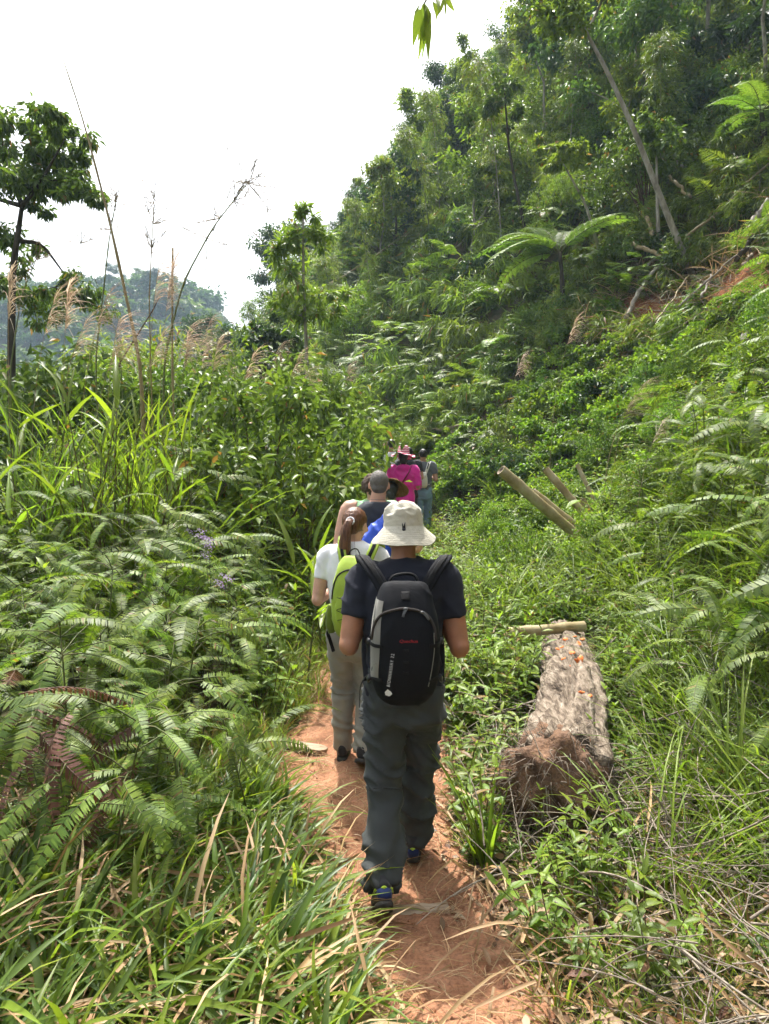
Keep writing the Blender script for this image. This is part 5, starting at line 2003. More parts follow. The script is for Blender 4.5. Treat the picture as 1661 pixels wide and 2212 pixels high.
def fuse(name, mb, voxel, smooth, mats, disp=None):
    """Melts overlapping closed shapes into one continuous skin."""
    me = mb.mesh('tmp', mats)
    o = bpy.data.objects.new('tmp', me)
    COL.objects.link(o)
    r = o.modifiers.new('r', 'REMESH')
    r.mode = 'VOXEL'
    r.voxel_size = voxel
    r.use_smooth_shade = True
    s = o.modifiers.new('s', 'SMOOTH')
    s.factor = .5
    s.iterations = smooth
    dg = bpy.context.evaluated_depsgraph_get()
    dg.update()
    m2 = bpy.data.meshes.new_from_object(o.evaluated_get(dg))
    m2.name = name
    bpy.data.objects.remove(o)
    if not m2.materials:
        m2.materials.append(mats if not isinstance(mats, (list, tuple)) else mats[0])
    if disp is not None:
        n = len(m2.vertices)
        co = np.zeros(n * 3, np.float32)
        m2.vertices.foreach_get('co', co)
        no = np.zeros(n * 3, np.float32)
        m2.vertex_normals.foreach_get('vector', no)
        co, no = co.reshape(-1, 3).astype(float), no.reshape(-1, 3).astype(float)
        co = disp(co, no)
        m2.vertices.foreach_set('co', co.astype(np.float32).ravel())
        m2.update()
    m2.polygons.foreach_set('use_smooth', np.ones(len(m2.polygons), bool))
    return m2


def folds(amp, fz, fx, seed, zones=None, base=.35):
    """Cloth folds: ridged noise, stretched across the limb, strongest near the given heights."""
    def f(co, no):
        p = co * np.array([fx, fx, fz])
        p[:, 2] += 1.6 * vn(co * 5, seed + 3) + co[:, 0] * 7
        r = (1 - np.abs(vn(p, seed)))
        r = r ** 3 * 2.0 - .7
        r2 = vn(co * np.array([fx * 2.2, fx * 2.2, fz * 1.3]), seed + 1)
        w = np.full(len(co), base)
        for z, h in zones or []:
            w = np.maximum(w, np.exp(-((co[:, 2] - z) / h) ** 2))
        return co + no * (amp * w * (r * .75 + r2 * .45))[:, None]
    return f


NOBUMP = (0, 0, 0)


def hand(mb, wrist, fwd, palm_n, side, s=1.0, curl=.9):
    """Palm, four unequal curled fingers and a thumb that leaves the side of the palm."""
    fwd, palm_n, side = unit(fwd), unit(palm_n), unit(side)
    loft(mb, [wrist - fwd * .02, wrist + fwd * .03 * s, wrist + fwd * .085 * s], np.array([.026, .036, .038]) * s, np.array([.020, .017, .014]) * s, side, 12)
    for k, (off, ln) in enumerate(((.030, .068), (.010, .078), (-.010, .072), (-.030, .056))):
        p = wrist + fwd * .082 * s + side * off * s
        d = fwd.copy()
        P = [p - fwd * .015]
        for j in range(3):
            ang = curl * (.45 + .4 * j)
            d = unit(fwd * math.cos(ang) + palm_n * math.sin(ang))
            P.append(P[-1] + d * ln * s * (.45, .32, .26)[j] + (fwd * .015 if j == 0 else 0))
        Q, rr = smooth_path(P, 8, np.array([.0095, .009, .0085, .007]) * s)
        loft(mb, Q, rr, rr, side, 8)
    p = wrist + fwd * .025 * s + side * .030 * s
    P = [p, p + (side * .6 + fwd * .5 + palm_n * .35) * .035 * s, p + (side * .55 + fwd * 1.2 + palm_n * .8) * .045 * s]
    Q, rr = smooth_path(P, 7, np.array([.013, .0105, .008]) * s)
    loft(mb, Q, rr, rr, palm_n, 8)


def person_parts(sp):
    """Body, clothing, hair of one figure. Local frame: feet at z = 0, walking towards +Y."""
    s = sp['h'] / 1.72
    bw = sp.get('build', 1.0)
    vx = sp.get('voxel', .012)
    J = {'hip': (.085, 0, .90), 'kneeL': (-.095, -.05, .48), 'kneeR': (.095, .07, .48), 'ankL': (-.10, -.30, .13), 'ankR': (.09, .10, .085),
         'sh': (.185, 0, 1.40), 'elL': (-.25, -.02, 1.12), 'elR': (.25, -.02, 1.12), 'wrL': (-.20, .20, 1.14), 'wrR': (.20, .20, 1.14), 'head': (0, .035, 1.61), 'lean': .03}
    J.update(sp.get('pose', {}))
    A = {k: np.array(v, float) if k != 'lean' else v for k, v in J.items()}
    root = thing('person', sp['loc'], (0, 0, sp.get('rz', 0)), s)
    ln = A['lean']
    sh = A['sh']
    # ---- skin
    b = MB()
    hc = A['head']
    nb = np.array([0, ln, 1.44])
    tz = np.array([.86, .95, 1.05, 1.18, 1.30, 1.38, 1.43, 1.46])
    tp = np.stack([0 * tz, np.interp(tz, [.86, 1.46], [0, ln]), tz], 1)
    loft(b, tp, np.array([.155, .155, .14, .155, .17, .165, .12, .07]) * bw, np.array([.10, .10, .092, .105, .108, .09, .075, .06]), (1, 0, 0), 24, 2.3)
    P, r = smooth_path([nb - (0, 0, .04), nb + (0, .01, .03), hc - (0, .02, .05)], 6, [.066 * bw, .056 * bw, .056])
    loft(b, P, r, r * 1.02)
    tl = sp.get('tilt', 0.0)
    Rh = np.array(Euler((-tl, 0, sp.get('turn', 0.0))).to_matrix())
    E = lambda c, rr, rot=None: ell(b, hc + Rh @ np.array(c), rr, Rh if rot is None else Rh @ rot)
    E((0, -.008, .012), (.074, .093, .088))
    E((0, .028, -.045), (.058, .062, .062))
    E((0, .045, -.075), (.036, .042, .03))
    E((0, .097, -.018), (.013, .018, .024))
    E((0, .092, .018), (.045, .012, .012))
    E((0, .088, -.058), (.024, .012, .007))
    for sx in (-1, 1):
        E((sx * .076, -.008, -.014), (.010, .018, .030), np.array(Euler((.2, 0, sx * -.35)).to_matrix()))
        E((sx * .052, .06, -.03), (.02, .03, .02))
    for sd, X in ((-1, 'L'), (1, 'R')):
        S = np.array([sd * sh[0], sh[1] + ln, sh[2]])
        el, wr = A['el' + X], A['wr' + X]
        P, r = smooth_path([S + (-sd * .05, 0, .0), S, (S + el) / 2 + (sd * .006, 0, 0), el], 12, np.array([.052, .058, .052, .043]) * bw)
        loft(b, P, r, r * 1.05, (0, 1, 0))
        P, r = smooth_path([el + (S - el) * .06, el, el * .65 + wr * .35, wr], 12, np.array([.040, .043, .043, .027]) * bw)
        loft(b, P, r, r * .92, (0, 0, 1))
        ell(b, el + (0, -.004, .0), (.046 * bw, .046 * bw, .05 * bw))
        f = unit(wr - el)
        hd = sp.get('hand' + X, None)
        f2 = f if hd is None else unit(np.array(hd))
        inn = unit(np.cross(f2, (0, 0, 1)) * sd * -1 + 1e-3)
        hand(b, wr, f2, inn * .8 + np.array([0, 0, -.35]), np.array([0, 0, 1.0]), 1.0, sp.get('curl', .9))
        hp, kn, an = np.array([sd * A['hip'][0], 0, A['hip'][2]]), A['knee' + X], A['ank' + X]
        P, r = smooth_path([hp, hp * .6 + kn * .4, kn, kn * .6 + an * .4, an], 18, np.array([.085, .078, .055, .055, .038]) * bw)
        loft(b, P, r, r)
    link('body', fuse('body', b, sp.get('bvoxel', .010), 3, sp['skin']), root)
    for sx in (-1, 1):
        eb = MB()
        ell(eb, hc + Rh @ np.array([sx * .031, .078, .003]), (.012, .012, .010), None, 0, 10, 8)
        link('eye', eb.mesh('eye', M['eye']), root)
    # ---- trousers
    if sp.get('trousers'):
        t = MB()
        lw = sp.get('leg', 1.0)
        wz = np.array([.70, .76, .84, .93, 1.00])
        loft(t, np.stack([0 * wz, 0 * wz + np.array([-.005, -.015, -.02, -.01, 0]), wz], 1), np.array([.135, .165, .178, .170, .158]) * bw, np.array([.09, .118, .128, .118, .106]) * bw, (1, 0, 0), 24, 2.4)
        for sd, X in ((-1, 'L'), (1, 'R')):
            hp, kn, an = np.array([sd * A['hip'][0], 0, A['hip'][2]]), A['knee' + X], A['ank' + X]
            lo = an + unit(an - kn) * sp.get('hem', .02)
            P, r = smooth_path([hp, hp * .72 + kn * .28, hp * .3 + kn * .7, kn, kn * .55 + an * .45, an * .8 + kn * .2, lo], 34, np.array([.098, .104, .088, .083, .080, .076, .074]) * lw * bw)
            loft(t, P, r, r * 1.08, (1, 0, 0), 22)
        kz = [(A['kneeL'][2], .09), (A['ankL'][2] + .08, .11), (A['ankR'][2] + .07, .11), (.74, .06)]
        tme = fuse('trousers', t, vx, 4, sp['trousers'], folds(sp.get('fold', .016), 21, 5, sp['seed'], kz, .5))
        link('trousers', tme, root)
        if sp.get('seams'):
            for X in 'LR':
                hp, kn, an = np.array([(-1 if X == 'L' else 1) * A['hip'][0], 0, A['hip'][2]]), A['knee' + X], A['ank' + X]
                g = MB()
                tb_ = surf(tme)
                c = kn * .93 + an * .07
                d = unit(an - hp)
                aa = np.arange(24) / 24 * 6.2832
                x = unit(np.cross(d, (0, 1, 0)))
                y = np.cross(d, x)
                rr = .0875 * lw * bw
                ring = np.stack([c + rr * (math.cos(u) * x + math.sin(u) * y * 1.08) + d * .006 * math.sin(3 * u) for u in aa])
                ring = np.array([(lambda h: np.array(h[0] + h[1] * .001))(tb_.find_nearest(Vector(u))) for u in ring])
                tube(g, np.concatenate([ring, ring[:1]]), np.full(25, .0035), 5, 0, cap=False)
                link('knee_seam', g.mesh('knee_seam', sp['seams']), root)
    # ---- shoes
    if sp.get('shoe'):
        for X in 'LR':
            an, kn = A['ank' + X], A['knee' + X]
            pt = sp.get('pitch' + X, 0.0)
            Rf = np.array(Euler((pt, 0, (.12 if X == 'R' else -.12))).to_matrix().inverted().transposed()) if False else np.array(Euler((pt, 0, (-.1 if X == 'R' else .1))).to_matrix())
            piv = an + np.array([0, 0, -.085])
            T = lambda c: (an + Rf @ (np.array(c) - np.array([0, 0, .085])))
            up, so = MB(), MB()
            yy = np.array([-.075, -.05, 0, .06, .12, .165, .185])
            loft(up, [T((0, y, .012 + z)) for y, z in zip(yy, (.040, .048, .050, .040, .030, .026, .022))], [.026, .034, .038, .044, .046, .036, .018], [.036, .046, .048, .038, .028, .022, .012], Rf @ np.array([1.0, 0, 0]), 16, 2.4)
            P = [T((0, -.03, .05)), T((0, -.03, .085)), T((0, -.028, .115))]
            loft(up, P, [.036, .037, .038], [.045, .045, .046], Rf @ np.array([1.0, 0, 0]), 14)
            sh_o = link('shoe', fuse('shoe', up, .008, 3, sp['shoe']), root)
            yy = np.array([-.085, -.07, -.03, .04, .11, .165, .19])
            loft(so, [T((0, y, .004 + z)) for y, z in zip(yy, (.006, .0, 0, 0, 0, .004, .012))], [.022, .034, .038, .043, .048, .040, .018], [.010, .014, .015, .013, .012, .011, .007], Rf @ np.array([1.0, 0, 0]), 16, 4)
            link('sole', so.mesh('sole', sp.get('sole') or M['sole']), sh_o)
            if sp.get('trim'):
                g = MB()
                tube(g, [T((-.040, -.01, .055)), T((-.034, -.055, .062)), T((0, -.083, .066)), T((.034, -.055, .062)), T((.040, -.01, .055))], [.004, .006, .007, .006, .004], 6)
                link('heel_band', g.mesh('heel_band', M['lime']), sh_o)
                g = MB()
                loft(g, [T((0, -.070, .02)), T((0, -.072, .045)), T((0, -.068, .06))], [.028, .032, .030], [.016, .018, .016], Rf @ np.array([1.0, 0, 0]), 12)
                link('heel_cup', g.mesh('heel_cup', M['blueshoe']), sh_o)
    # ---- top
    if sp.get('top'):
        t = MB()
        g = sp.get('loose', 1.0)
        if sp.get('cut') == 'tank':
            wz = np.array([.84, .92, 1.05, 1.18, 1.28, 1.36, 1.42, 1.466])
            RX = np.array([.175, .175, .165, .18, .184, .172, .152, .092]) * bw
            RY = np.array([.122, .122, .112, .124, .126, .120, .110, .088])
        else:
            wz = np.array([.82, .90, 1.05, 1.18, 1.30, 1.385, 1.435, 1.468])
            RX = np.array([.180, .180, .168, .184, .196, .188, .135, .074]) * bw
            RY = np.array([.128, .128, .116, .126, .126, .104, .086, .066])
        loft(t, np.stack([0 * wz, np.interp(wz, [.86, 1.46], [0, ln]), wz], 1), RX * g, RY * g, (1, 0, 0), 28, 2.3)
        if sp.get('cut') != 'tank':
            for sd, X in ((-1, 'L'), (1, 'R')):
                S = np.array([sd * sh[0], sh[1] + ln, sh[2]])
                el, wr = A['el' + X], A['wr' + X]
                cut = sp.get('sleeve', .62)
                if cut <= 1:
                    e = S + (el - S) * cut
                    P, r = smooth_path([S + (-sd * .06, 0, .0), S + (0, 0, -.005), (S + e) / 2 + (sd * .006, 0, 0), e], 12, np.array([.066, .074, .070, .066]) * bw * g)
                    loft(t, P, r, r * 1.04, (0, 1, 0))
                else:
                    P, r = smooth_path([S + (-sd * .06, 0, .0), S, (S + el) / 2 + (sd * .006, 0, 0), el], 12, np.array([.066, .074, .068, .062]) * bw * g)
                    loft(t, P, r, r * 1.04, (0, 1, 0))
                    P, r = smooth_path([el + (S - el) * .08, el, (el + wr) / 2, wr], 12, np.array([.06, .062, .055, .046]) * bw * g)
                    loft(t, P, r, r, (0, 0, 1))
        if sp.get('hood'):
            ell(t, (0, ln - .085, 1.425), (.125, .055, .07))
        link(sp.get('top_name', 'shirt'), fuse('shirt', t, vx, 4, sp['top'], folds(sp.get('tfold', .011) * 1.35, 12, 7, sp['seed'] + 7, [(.95, .1), (1.33, .05)], .5)), root)
    return root, A, Rh, s


M['eye'] = rough_mat('eye_white', [(.6, .58, .55), (.75, .73, .7)], 4, .2, 0)
M['sole'] = rough_mat('rubber_sole', [(.03, .028, .027), (.06, .055, .05)], 30, .8, .4)
M['lime'] = cloth_mat('lime_trim', (.42, .60, .04), .6)
M['blueshoe'] = cloth_mat('blue_mesh', (.008, .022, .11), .6, 400)
M['navy'] = cloth_mat('navy_tee', (.020, .022, .034), .85, 320, .15, .12, .2, .05)
M['black'] = cloth_mat('black_nylon', (.0042, .0048, .0078), .75, 420, .2, .15, .2, 0)
M['webbing'] = cloth_mat('black_webbing', (.008, .008, .009), .7, 500, .15, .3, .2, 0)
M['buckle'] = rough_mat('black_plastic', [(.015, .015, .017), (.025, .025, .028)], 10, .35, .05)
M['greypanel'] = cloth_mat('grey_nylon', (.17, .165, .145), .7, 420, .12)
M['zip'] = cloth_mat('zip_tape', (.035, .030, .028), .75, 600, .2, .12, .2, 0)
M['metal'] = rough_mat('zip_metal', [(.06, .065, .07), (.11, .115, .12)], 20, .4, .05)
M['slate'] = cloth_mat('slate_trousers', (.044, .049, .050), .8, 360, .15, .12, .25, .05)
M['khaki'] = cloth_mat('grey_trousers', (.27, .255, .22), .82, 360, .12)
M['white'] = cloth_mat('white_tee', (.74, .74, .78), .85, 320, .05)
M['lilacwhite'] = M['white']
M['green'] = cloth_mat('green_nylon', (.30, .42, .030), .6, 420, .12, .12, .4)
M['greendark'] = cloth_mat('dark_green_mesh', (.12, .17, .015), .7, 700, .3, .4)
M['hat'] = cloth_mat('pale_canvas', (.50, .475, .395), .85, 420, .08, .2, wr=26)
M['blue'] = cloth_mat('blue_polyester', (.008, .065, .50), .5, 420, .15, .1, .45)
M['tank'] = cloth_mat('charcoal_tank', (.032, .035, .046), .85, 320, .15)
M['mint'] = cloth_mat('mint_tee', (.36, .62, .36), .85, 320, .08)
M['pink'] = cloth_mat('magenta_jacket', (.80, .010, .36), .55, 420, .12, .12, .4, .3)
M['grey'] = cloth_mat('grey_tee', (.13, .14, .155), .85, 320, .12)
M['whitebag'] = cloth_mat('cream_leatherette', (.70, .68, .60), .5, 220, .06)
M['jeans'] = cloth_mat('pale_jeans', (.20, .30, .42), .85, 420, .12)
M['darktrousers'] = cloth_mat('dark_trousers', (.03, .03, .035), .85)
M['maroon'] = cloth_mat('maroon_cloth', (.20, .012, .035), .8)
M['skin_tan'] = skin_mat('tanned_skin', (.40, .185, .105))
M['skin'] = skin_mat('fair_skin', (.58, .33, .24))
M['skin_mid'] = skin_mat('warm_skin', (.46, .24, .15))
M['hair_brown'] = hair_mat('brown_hair', (.060, .022, .010), (.20, .085, .040), .38)
M['hair_grey'] = hair_mat('cropped_grey_hair', (.05, .045, .04), (.17, .15, .135), .7, (90, 90, 90))
M['hair_curly'] = hair_mat('curly_brown_hair', (.030, .018, .012), (.11, .07, .045), .85, (90, 90, 90))
M['hair_black'] = hair_mat('black_hair', (.006, .005, .005), (.022, .018, .016), .4, (60, 60, 10))
M['hair_blond'] = hair_mat('fair_hair', (.16, .10, .05), (.34, .24, .13), .5, (40, 40, 40))
M['straw_hat'] = rough_mat('palm_straw', [(.16, .075, .025), (.30, .15, .06), (.42, .24, .10)], 30, .7, .5, (1, 1, 1))
M['red_print'] = cloth_mat('red_print', (.40, .012, .016), .6)
M['white_print'] = cloth_mat('white_print', (.72, .74, .76), .6)


def surf(me, M4=None):
    v = [tuple(x.co) for x in me.vertices]
    return BVHTree.FromPolygons(v, [tuple(p.vertices) for p in me.polygons])


def stick(bvh, x, z, off=.002, y0=-1.0, d=(0, 1, 0)):
    """Point on the rear face of a body (seen along +Y) at (x, z), lifted by off."""
    h, nrm, _, _ = bvh.ray_cast(Vector((x, y0, z)), Vector(d))
    if h is None:
        h2, nrm, _, _ = bvh.find_nearest(Vector((x, -.22, z)))
        h = h2
    if nrm.dot(Vector(d)) > 0:
        nrm = -nrm
    return np.array(h + nrm * off)


def text_on(bvh, txt, x, z, size, mt, parent, rot=0.0, squeeze=1.0, name='lettering', shear=0.0, spacing=1.0):
    """Flat lettering draped on a body."""
    cu = bpy.data.curves.new('txt', 'FONT')
    cu.body = txt
    cu.size = size
    cu.align_x = 'CENTER'
    cu.align_y = 'CENTER'
    cu.shear = shear
    cu.space_character = spacing
    cu.resolution_u = 3
    o = bpy.data.objects.new('txt', cu)
    COL.objects.link(o)
    dg = bpy.context.evaluated_depsgraph_get()
    dg.update()
    me = bpy.data.meshes.new_from_object(o.evaluated_get(dg))
    bpy.data.objects.remove(o)
    c, s_ = math.cos(rot), math.sin(rot)
    for v in me.vertices:
        a, b = v.co.x * squeeze, v.co.y
        p = stick(bvh, x + a * c - b * s_, z + a * s_ + b * c, .0016)
        v.co = p
    me.name = name
    me.materials.clear()
    me.materials.append(M[mt])
    me.update()
    link(name, me, parent)


def ribbon(mb, pts, w, t, side=None, n=None, m=0):
    """Flat strap."""
    pts = np.asarray(pts, float)
    Q = smooth_path(pts, n or len(pts) * 5)[0]
    loft(mb, Q, np.full(len(Q), w / 2), np.full(len(Q), t / 2), side if side is not None else (1, 0, 0), 10, 5.0, m)


def pack(root_loc, rot, sc_, secs, mt, label, straps, strap_mat, disp=.004, seed=3, cat='backpack'):
    """Rucksack: a stuffed body and shoulder straps. secs: (z, half width, half depth, y)."""
    root = thing('backpack', root_loc, rot, sc_)
    S = np.array(secs)
    b = MB()
    P, rx, ry = smooth_path(np.stack([0 * S[:, 0], S[:, 3], S[:, 0]], 1), 26, S[:, 1], S[:, 2])
    loft(b, P, rx, ry, (1, 0, 0), 32, 3.0)
    me = fuse('main_bag', b, .008, 5, M[mt], folds(disp, 9, 8, seed, [], .8))
    link('main_bag', me, root)
    for k, pts in enumerate(straps):
        g = MB()
        ribbon(g, pts, .058, .014, (1, .25 if k else -.25, 0))
        so = link('shoulder_strap', g.mesh('shoulder_strap', strap_mat), root)
        g = MB()
        Q = np.asarray(pts, float).copy()
        Q[:, 2] += .009
        Q[:, 1] -= .004
        ribbon(g, Q[:4], .022, .004, (1, .25 if k else -.25, 0))
        link('webbing', g.mesh('webbing', M['webbing']), so)
    tag(root, label, cat)
    return root, surf(me)


# ------------------------------------------------------------------ 1: walker in the bucket hat
X1, D1 = .088, 3.10
Z1 = hz(.12, 3.2) + .025
loc1 = (X1, D1, Z1)
p1, A1, R1, s1 = person_parts(dict(
    h=1.76, loc=loc1, seed=5, build=1.0, voxel=.010, bvoxel=.0065, skin=M['skin_tan'], trousers=M['slate'], seams=M['slate'], fold=.030, leg=.98, hem=.012,
    top=M['navy'], sleeve=.60, loose=1.0, tfold=.009, shoe=M['darktrousers'], trim=True, tilt=.25, pitchL=-.75, curl=1.25,
    pose={'hip': (.088, 0, .90), 'kneeL': (-.085, -.09, .465), 'ankL': (-.095, -.36, .15), 'kneeR': (.085, .10, .49), 'ankR': (.055, .10, .09), 'elL': (-.245, -.045, 1.085), 'elR': (.250, -.045, 1.075),
          'wrL': (-.17, .17, 1.19), 'wrR': (.165, .17, 1.20), 'head': (.0, .065, 1.562), 'sh': (.178, 0, 1.385)},
    handL=(.2, .25, .95), handR=(-.2, .25, .95)))
tag(p1, 'person in pale bucket hat, navy T-shirt and slate trousers wearing the black backpack', 'person')


def bucket_hat(parent, c, Rm):
    """Soft crown, sewn band, wavy drooping brim."""
    nu = 72
    prof = [(.0, .127), (.028, .126), (.052, .120), (.072, .108), (.085, .092), (.092, .072), (.096, .045), (.099, .03), (.1005, .022), (.101, .012)]
    brim = [(.1005, .014), (.104, .005), (.118, -.010), (.134, -.028), (.150, -.045), (.164, -.058), (.165, -.0615), (.160, -.060), (.134, -.033), (.104, .001), (.09, .0)]
    a = np.arange(nu) / nu * 2 * np.pi

    def lathe(prof, wav, name, par):
        V = []
        for r, z in prof:
            k = np.clip((r - .10) / .065, 0, 1)
            rx = r * 1.0 * (1 + .02 * np.cos(2 * a)) * .965
            ry = r * 1.06
            # front (+Y) of the brim turns up a little, back and sides droop
            dz = wav * k * (.022 * np.sin(a) + .006 * np.sin(3 * a + 1) + .004 * np.cos(5 * a))
            V.append(np.stack([rx * np.cos(a), ry * np.sin(a), z + dz], 1))
        V = np.array(V)
        if name == 'crown':
            p = V.reshape(-1, 3)
            nrm = unit(p - np.array([0, 0, .03]))
            am = .010 * sstep(.015, .08, p[:, 2])
            rdg = 1 - np.abs(vn(p * np.array([18, 18, 34]) + vn(p * 14, 4)[:, None], 71)) * 1.8
            V = (p + nrm * (am * (rdg + .5 * vn(p * 40, 72)))[:, None]).reshape(V.shape)
        n = len(prof)
        q = [(i * nu + j, i * nu + (j + 1) % nu, (i + 1) * nu + (j + 1) % nu, (i + 1) * nu + j) for i in range(n - 1) for j in range(nu)]
        mb = MB()
        V = V * .91
        mb.add(V.reshape(-1, 3) @ Rm.T + c, q)
        return link(name, mb.mesh(name, M['hat']), par), V
    pr = np.array(prof)
    pr = np.stack([np.interp(np.linspace(0, 9, 28), range(10), pr[:, k]) for k in (0, 1)], 1)
    hat, V = lathe(pr, 0, 'crown', parent)
    hat.name = 'hat'
    br, Vb = lathe(brim, 1, 'brim', hat)
    # rows of stitching round the brim
    for f in (.1, .2, .3, .4, .5, .6, .7, .8, .9):
        i = f * 4
        R_ = [(np.array([np.interp(i, range(5), Vb[1:6, j, k]) for k in range(3)]) + (0, 0, .0008)) @ Rm.T + c for j in range(nu)]
        g = MB()
        tube(g, np.array(R_ + R_[:1]), np.full(nu + 1, .0006), 4, 0, cap=False)
        link('stitch_row', g.mesh('stitch_row', M['hat']), hat)
    g = MB()
    T = lambda x, z, y=-.103: Rm @ np.array([x, y, z]) + c
    loft(g, [T(0, .004), T(0, -.006), T(0, -.018)], [.007, .010, .009], [.006, .008, .007], Rm @ np.array([1.0, 0, 0]), 10)
    loft(g, [T(-.004, .004), T(-.005, .016), T(-.007, .024)], [.003, .0025, .0015], [.003, .0025, .0015], Rm @ np.array([1.0, 0, 0]), 8)
    loft(g, [T(.004, .004), T(.004, .018), T(.006, .028)], [.003, .0025, .0015], [.003, .0025, .0015], Rm @ np.array([1.0, 0, 0]), 8)
    link('toggle', g.mesh('toggle', M['buckle']), hat)


bucket_hat(p1, A1['head'] + R1 @ np.array([0, -.008, .035]), np.array(Euler((-.10, -.03, 0)).to_matrix()))
hb = MB()
ell(hb, A1['head'] + R1 @ np.array([0, -.018, .012]), (.078, .092, .078), R1)
link('hair', hb.mesh('hair', M['hair_black']), p1)

secs = [(.80, .085, .045, -.19), (.82, .125, .075, -.205), (.88, .152, .10, -.215), (.98, .163, .112, -.225), (1.10, .163, .112, -.225), (1.20, .155, .103, -.215), (1.28, .138, .085, -.20), (1.345, .115, .06, -.185), (1.37, .095, .04, -.175)]
strapsL = [[(-.085, -.155, 1.33), (-.135, -.11, 1.405), (-.185, -.035, 1.455), (-.19, .06, 1.43), (-.17, .135, 1.33), (-.15, .145, 1.18), (-.165, .06, 1.02), (-.15, -.10, .92)]]
strapsR = [[(-x, y, z) for x, y, z in strapsL[0]]]
bp1, bv1 = pack((loc1[0], loc1[1], loc1[2] + .025), (0, 0, 0), s1, secs, 'black', 'black backpack with grey side panel and white lettering, worn over the navy T-shirt', strapsL + strapsR, M['black'], .005, 15)


def on1(pts, off=.003):
    return np.array([stick(bv1, x, z, off) for x, z in pts])


def arc(pts, n=30):
    return smooth_path(np.array([(x, z, 0) for x, z in pts]), n)[0][:, :2]


# grey side panel on the near side, draped over the edge of the bag
rows = []
zz = np.linspace(.93, 1.30, 26)
for z in zz:
    e = np.interp(z, [.80, .88, .98, 1.10, 1.20, 1.28, 1.345], [.10, .152, .163, .163, .155, .138, .115])
    x0 = -e + .034 + .012 * math.sin((z - .93) * 9)
    x1 = -e - .002
    row = []
    for f in np.linspace(0, 1, 9):
        x = x0 + (x1 - x0) * min(f / .6, 1)
        if f <= .6:
            row.append(stick(bv1, x, z, .0035))
        else:
            h, nr, _, _ = bv1.ray_cast(Vector((-1, -.27 + (f - .6) / .4 * .10, z)), Vector((1, 0, 0)))
            row.append(np.array(h) + np.array([-.0035, 0, 0]) if h is not None else row[-1])
    rows.append(row)
V = np.array(rows)
for _ in range(6):
    V[1:-1] = (V[:-2] + 2 * V[1:-1] + V[2:]) / 4
q = [(i * 9 + j, i * 9 + j + 1, (i + 1) * 9 + j + 1, (i + 1) * 9 + j) for i in range(25) for j in range(8)]
mb = MB()
mb.add(V.reshape(-1, 3), q)
link('side_panel', mb.mesh('side_panel', M['greypanel']), bp1)
g = MB()
tube(g, on1(arc([(-.152, 1.12), (-.14, 1.19), (-.105, 1.245), (-.03, 1.272), (.03, 1.27), (.095, 1.245), (.128, 1.19), (.138, 1.12)]), .004), np.full(30, .0075), 6)
link('zip', g.mesh('zip', M['zip']), bp1)
g = MB()
tube(g, on1(arc([(-.160, 1.075), (-.168, 1.03), (-.164, .97)]), .004), np.full(30, .006), 6)
link('zip', g.mesh('zip', M['zip']), bp1)
for x, z, dx in ((.0, 1.272, -.012), (.075, 1.255, .03)):
    g = MB()
    Q = on1([(x + .004, z), (x + dx * .6, z - .018), (x + dx, z - .034)], .010)
    ribbon(g, Q, .012, .004, (1, 0, .3), 8)
    ell(g, on1([(x, z)], .008)[0], (.012, .006, .007))
    link('zip_pull', g.mesh('zip_pull', M['metal']), bp1)
g = MB()
tube(g, smooth_path([(-.075, -.175, 1.345), (-.06, -.165, 1.395), (0, -.155, 1.41), (.05, -.16, 1.40), (.07, -.175, 1.35)], 20)[0], np.full(20, .008), 7)
link('grab_handle', g.mesh('grab_handle', M['webbing']), bp1)
g = MB()
ribbon(g, [(-.155, -.12, .885), (-.19, -.13, .87), (-.215, -.12, .82), (-.22, -.10, .745), (-.222, -.095, .70)], .03, .004, (0, 1, 0))
link('hip_strap', g.mesh('hip_strap', M['webbing']), bp1)
g = MB()
ribbon(g, [(.15, -.12, .90), (.175, -.1, .875), (.17, -.02, .88)], .04, .012, (0, 0, 1))
link('hip_strap', g.mesh('hip_strap', M['webbing']), bp1)
for sx in (-1, 1):
    for z0, z1 in ((1.10, 1.095), (.93, .90)):
        g = MB()
        e = .158
        ribbon(g, [stick(bv1, sx * (e - .05), z0, .004), stick(bv1, sx * (e - .012), z0 - .002, .006), np.array([sx * (e + .012), -.21, z1]), np.array([sx * (e + .005), -.14, z1])], .018, .005, (0, 0, 1))
        st_ = link('compression_strap', g.mesh('compression_strap', M['webbing']), bp1)
        g = MB()
        loft(g, [np.array([sx * (e + .006), -.262, z0]), np.array([sx * (e + .016), -.235, z1]), np.array([sx * (e + .016), -.21, z1])], [.013, .015, .012], [.006, .008, .006], (0, 0, 1), 8, 4)
        link('buckle', g.mesh('buckle', M['buckle']), st_)
g = MB()
tube(g, on1(arc([(.128, 1.16), (.13, 1.08), (.118, .98), (.104, .90)]), .004), np.full(30, .0022), 5)
link('piping', g.mesh('piping', M['greypanel']), bp1)
g = MB()
ribbon(g, on1([(.0, 1.345), (.0, 1.325), (.0, 1.31)], .004), .04, .004, (1, 0, 0), 8)
link('loop', g.mesh('loop', M['webbing']), bp1)
for z in (1.085, 1.03, .975):
    g = MB()
    ribbon(g, on1([(-.012, z), (0, z - .001), (.014, z)], .003), .012, .004, (0, 0, 1), 6)
    link('daisy_loop', g.mesh('daisy_loop', M['webbing']), bp1)
text_on(bv1, 'Quechua', .012, 1.128, .020, 'red_print', bp1, 0, 1.15, shear=.25)
text_on(bv1, 'BIONNASSAY 22', -.068, .985, .021, 'white_print', bp1, R(83), .92, spacing=1.25)
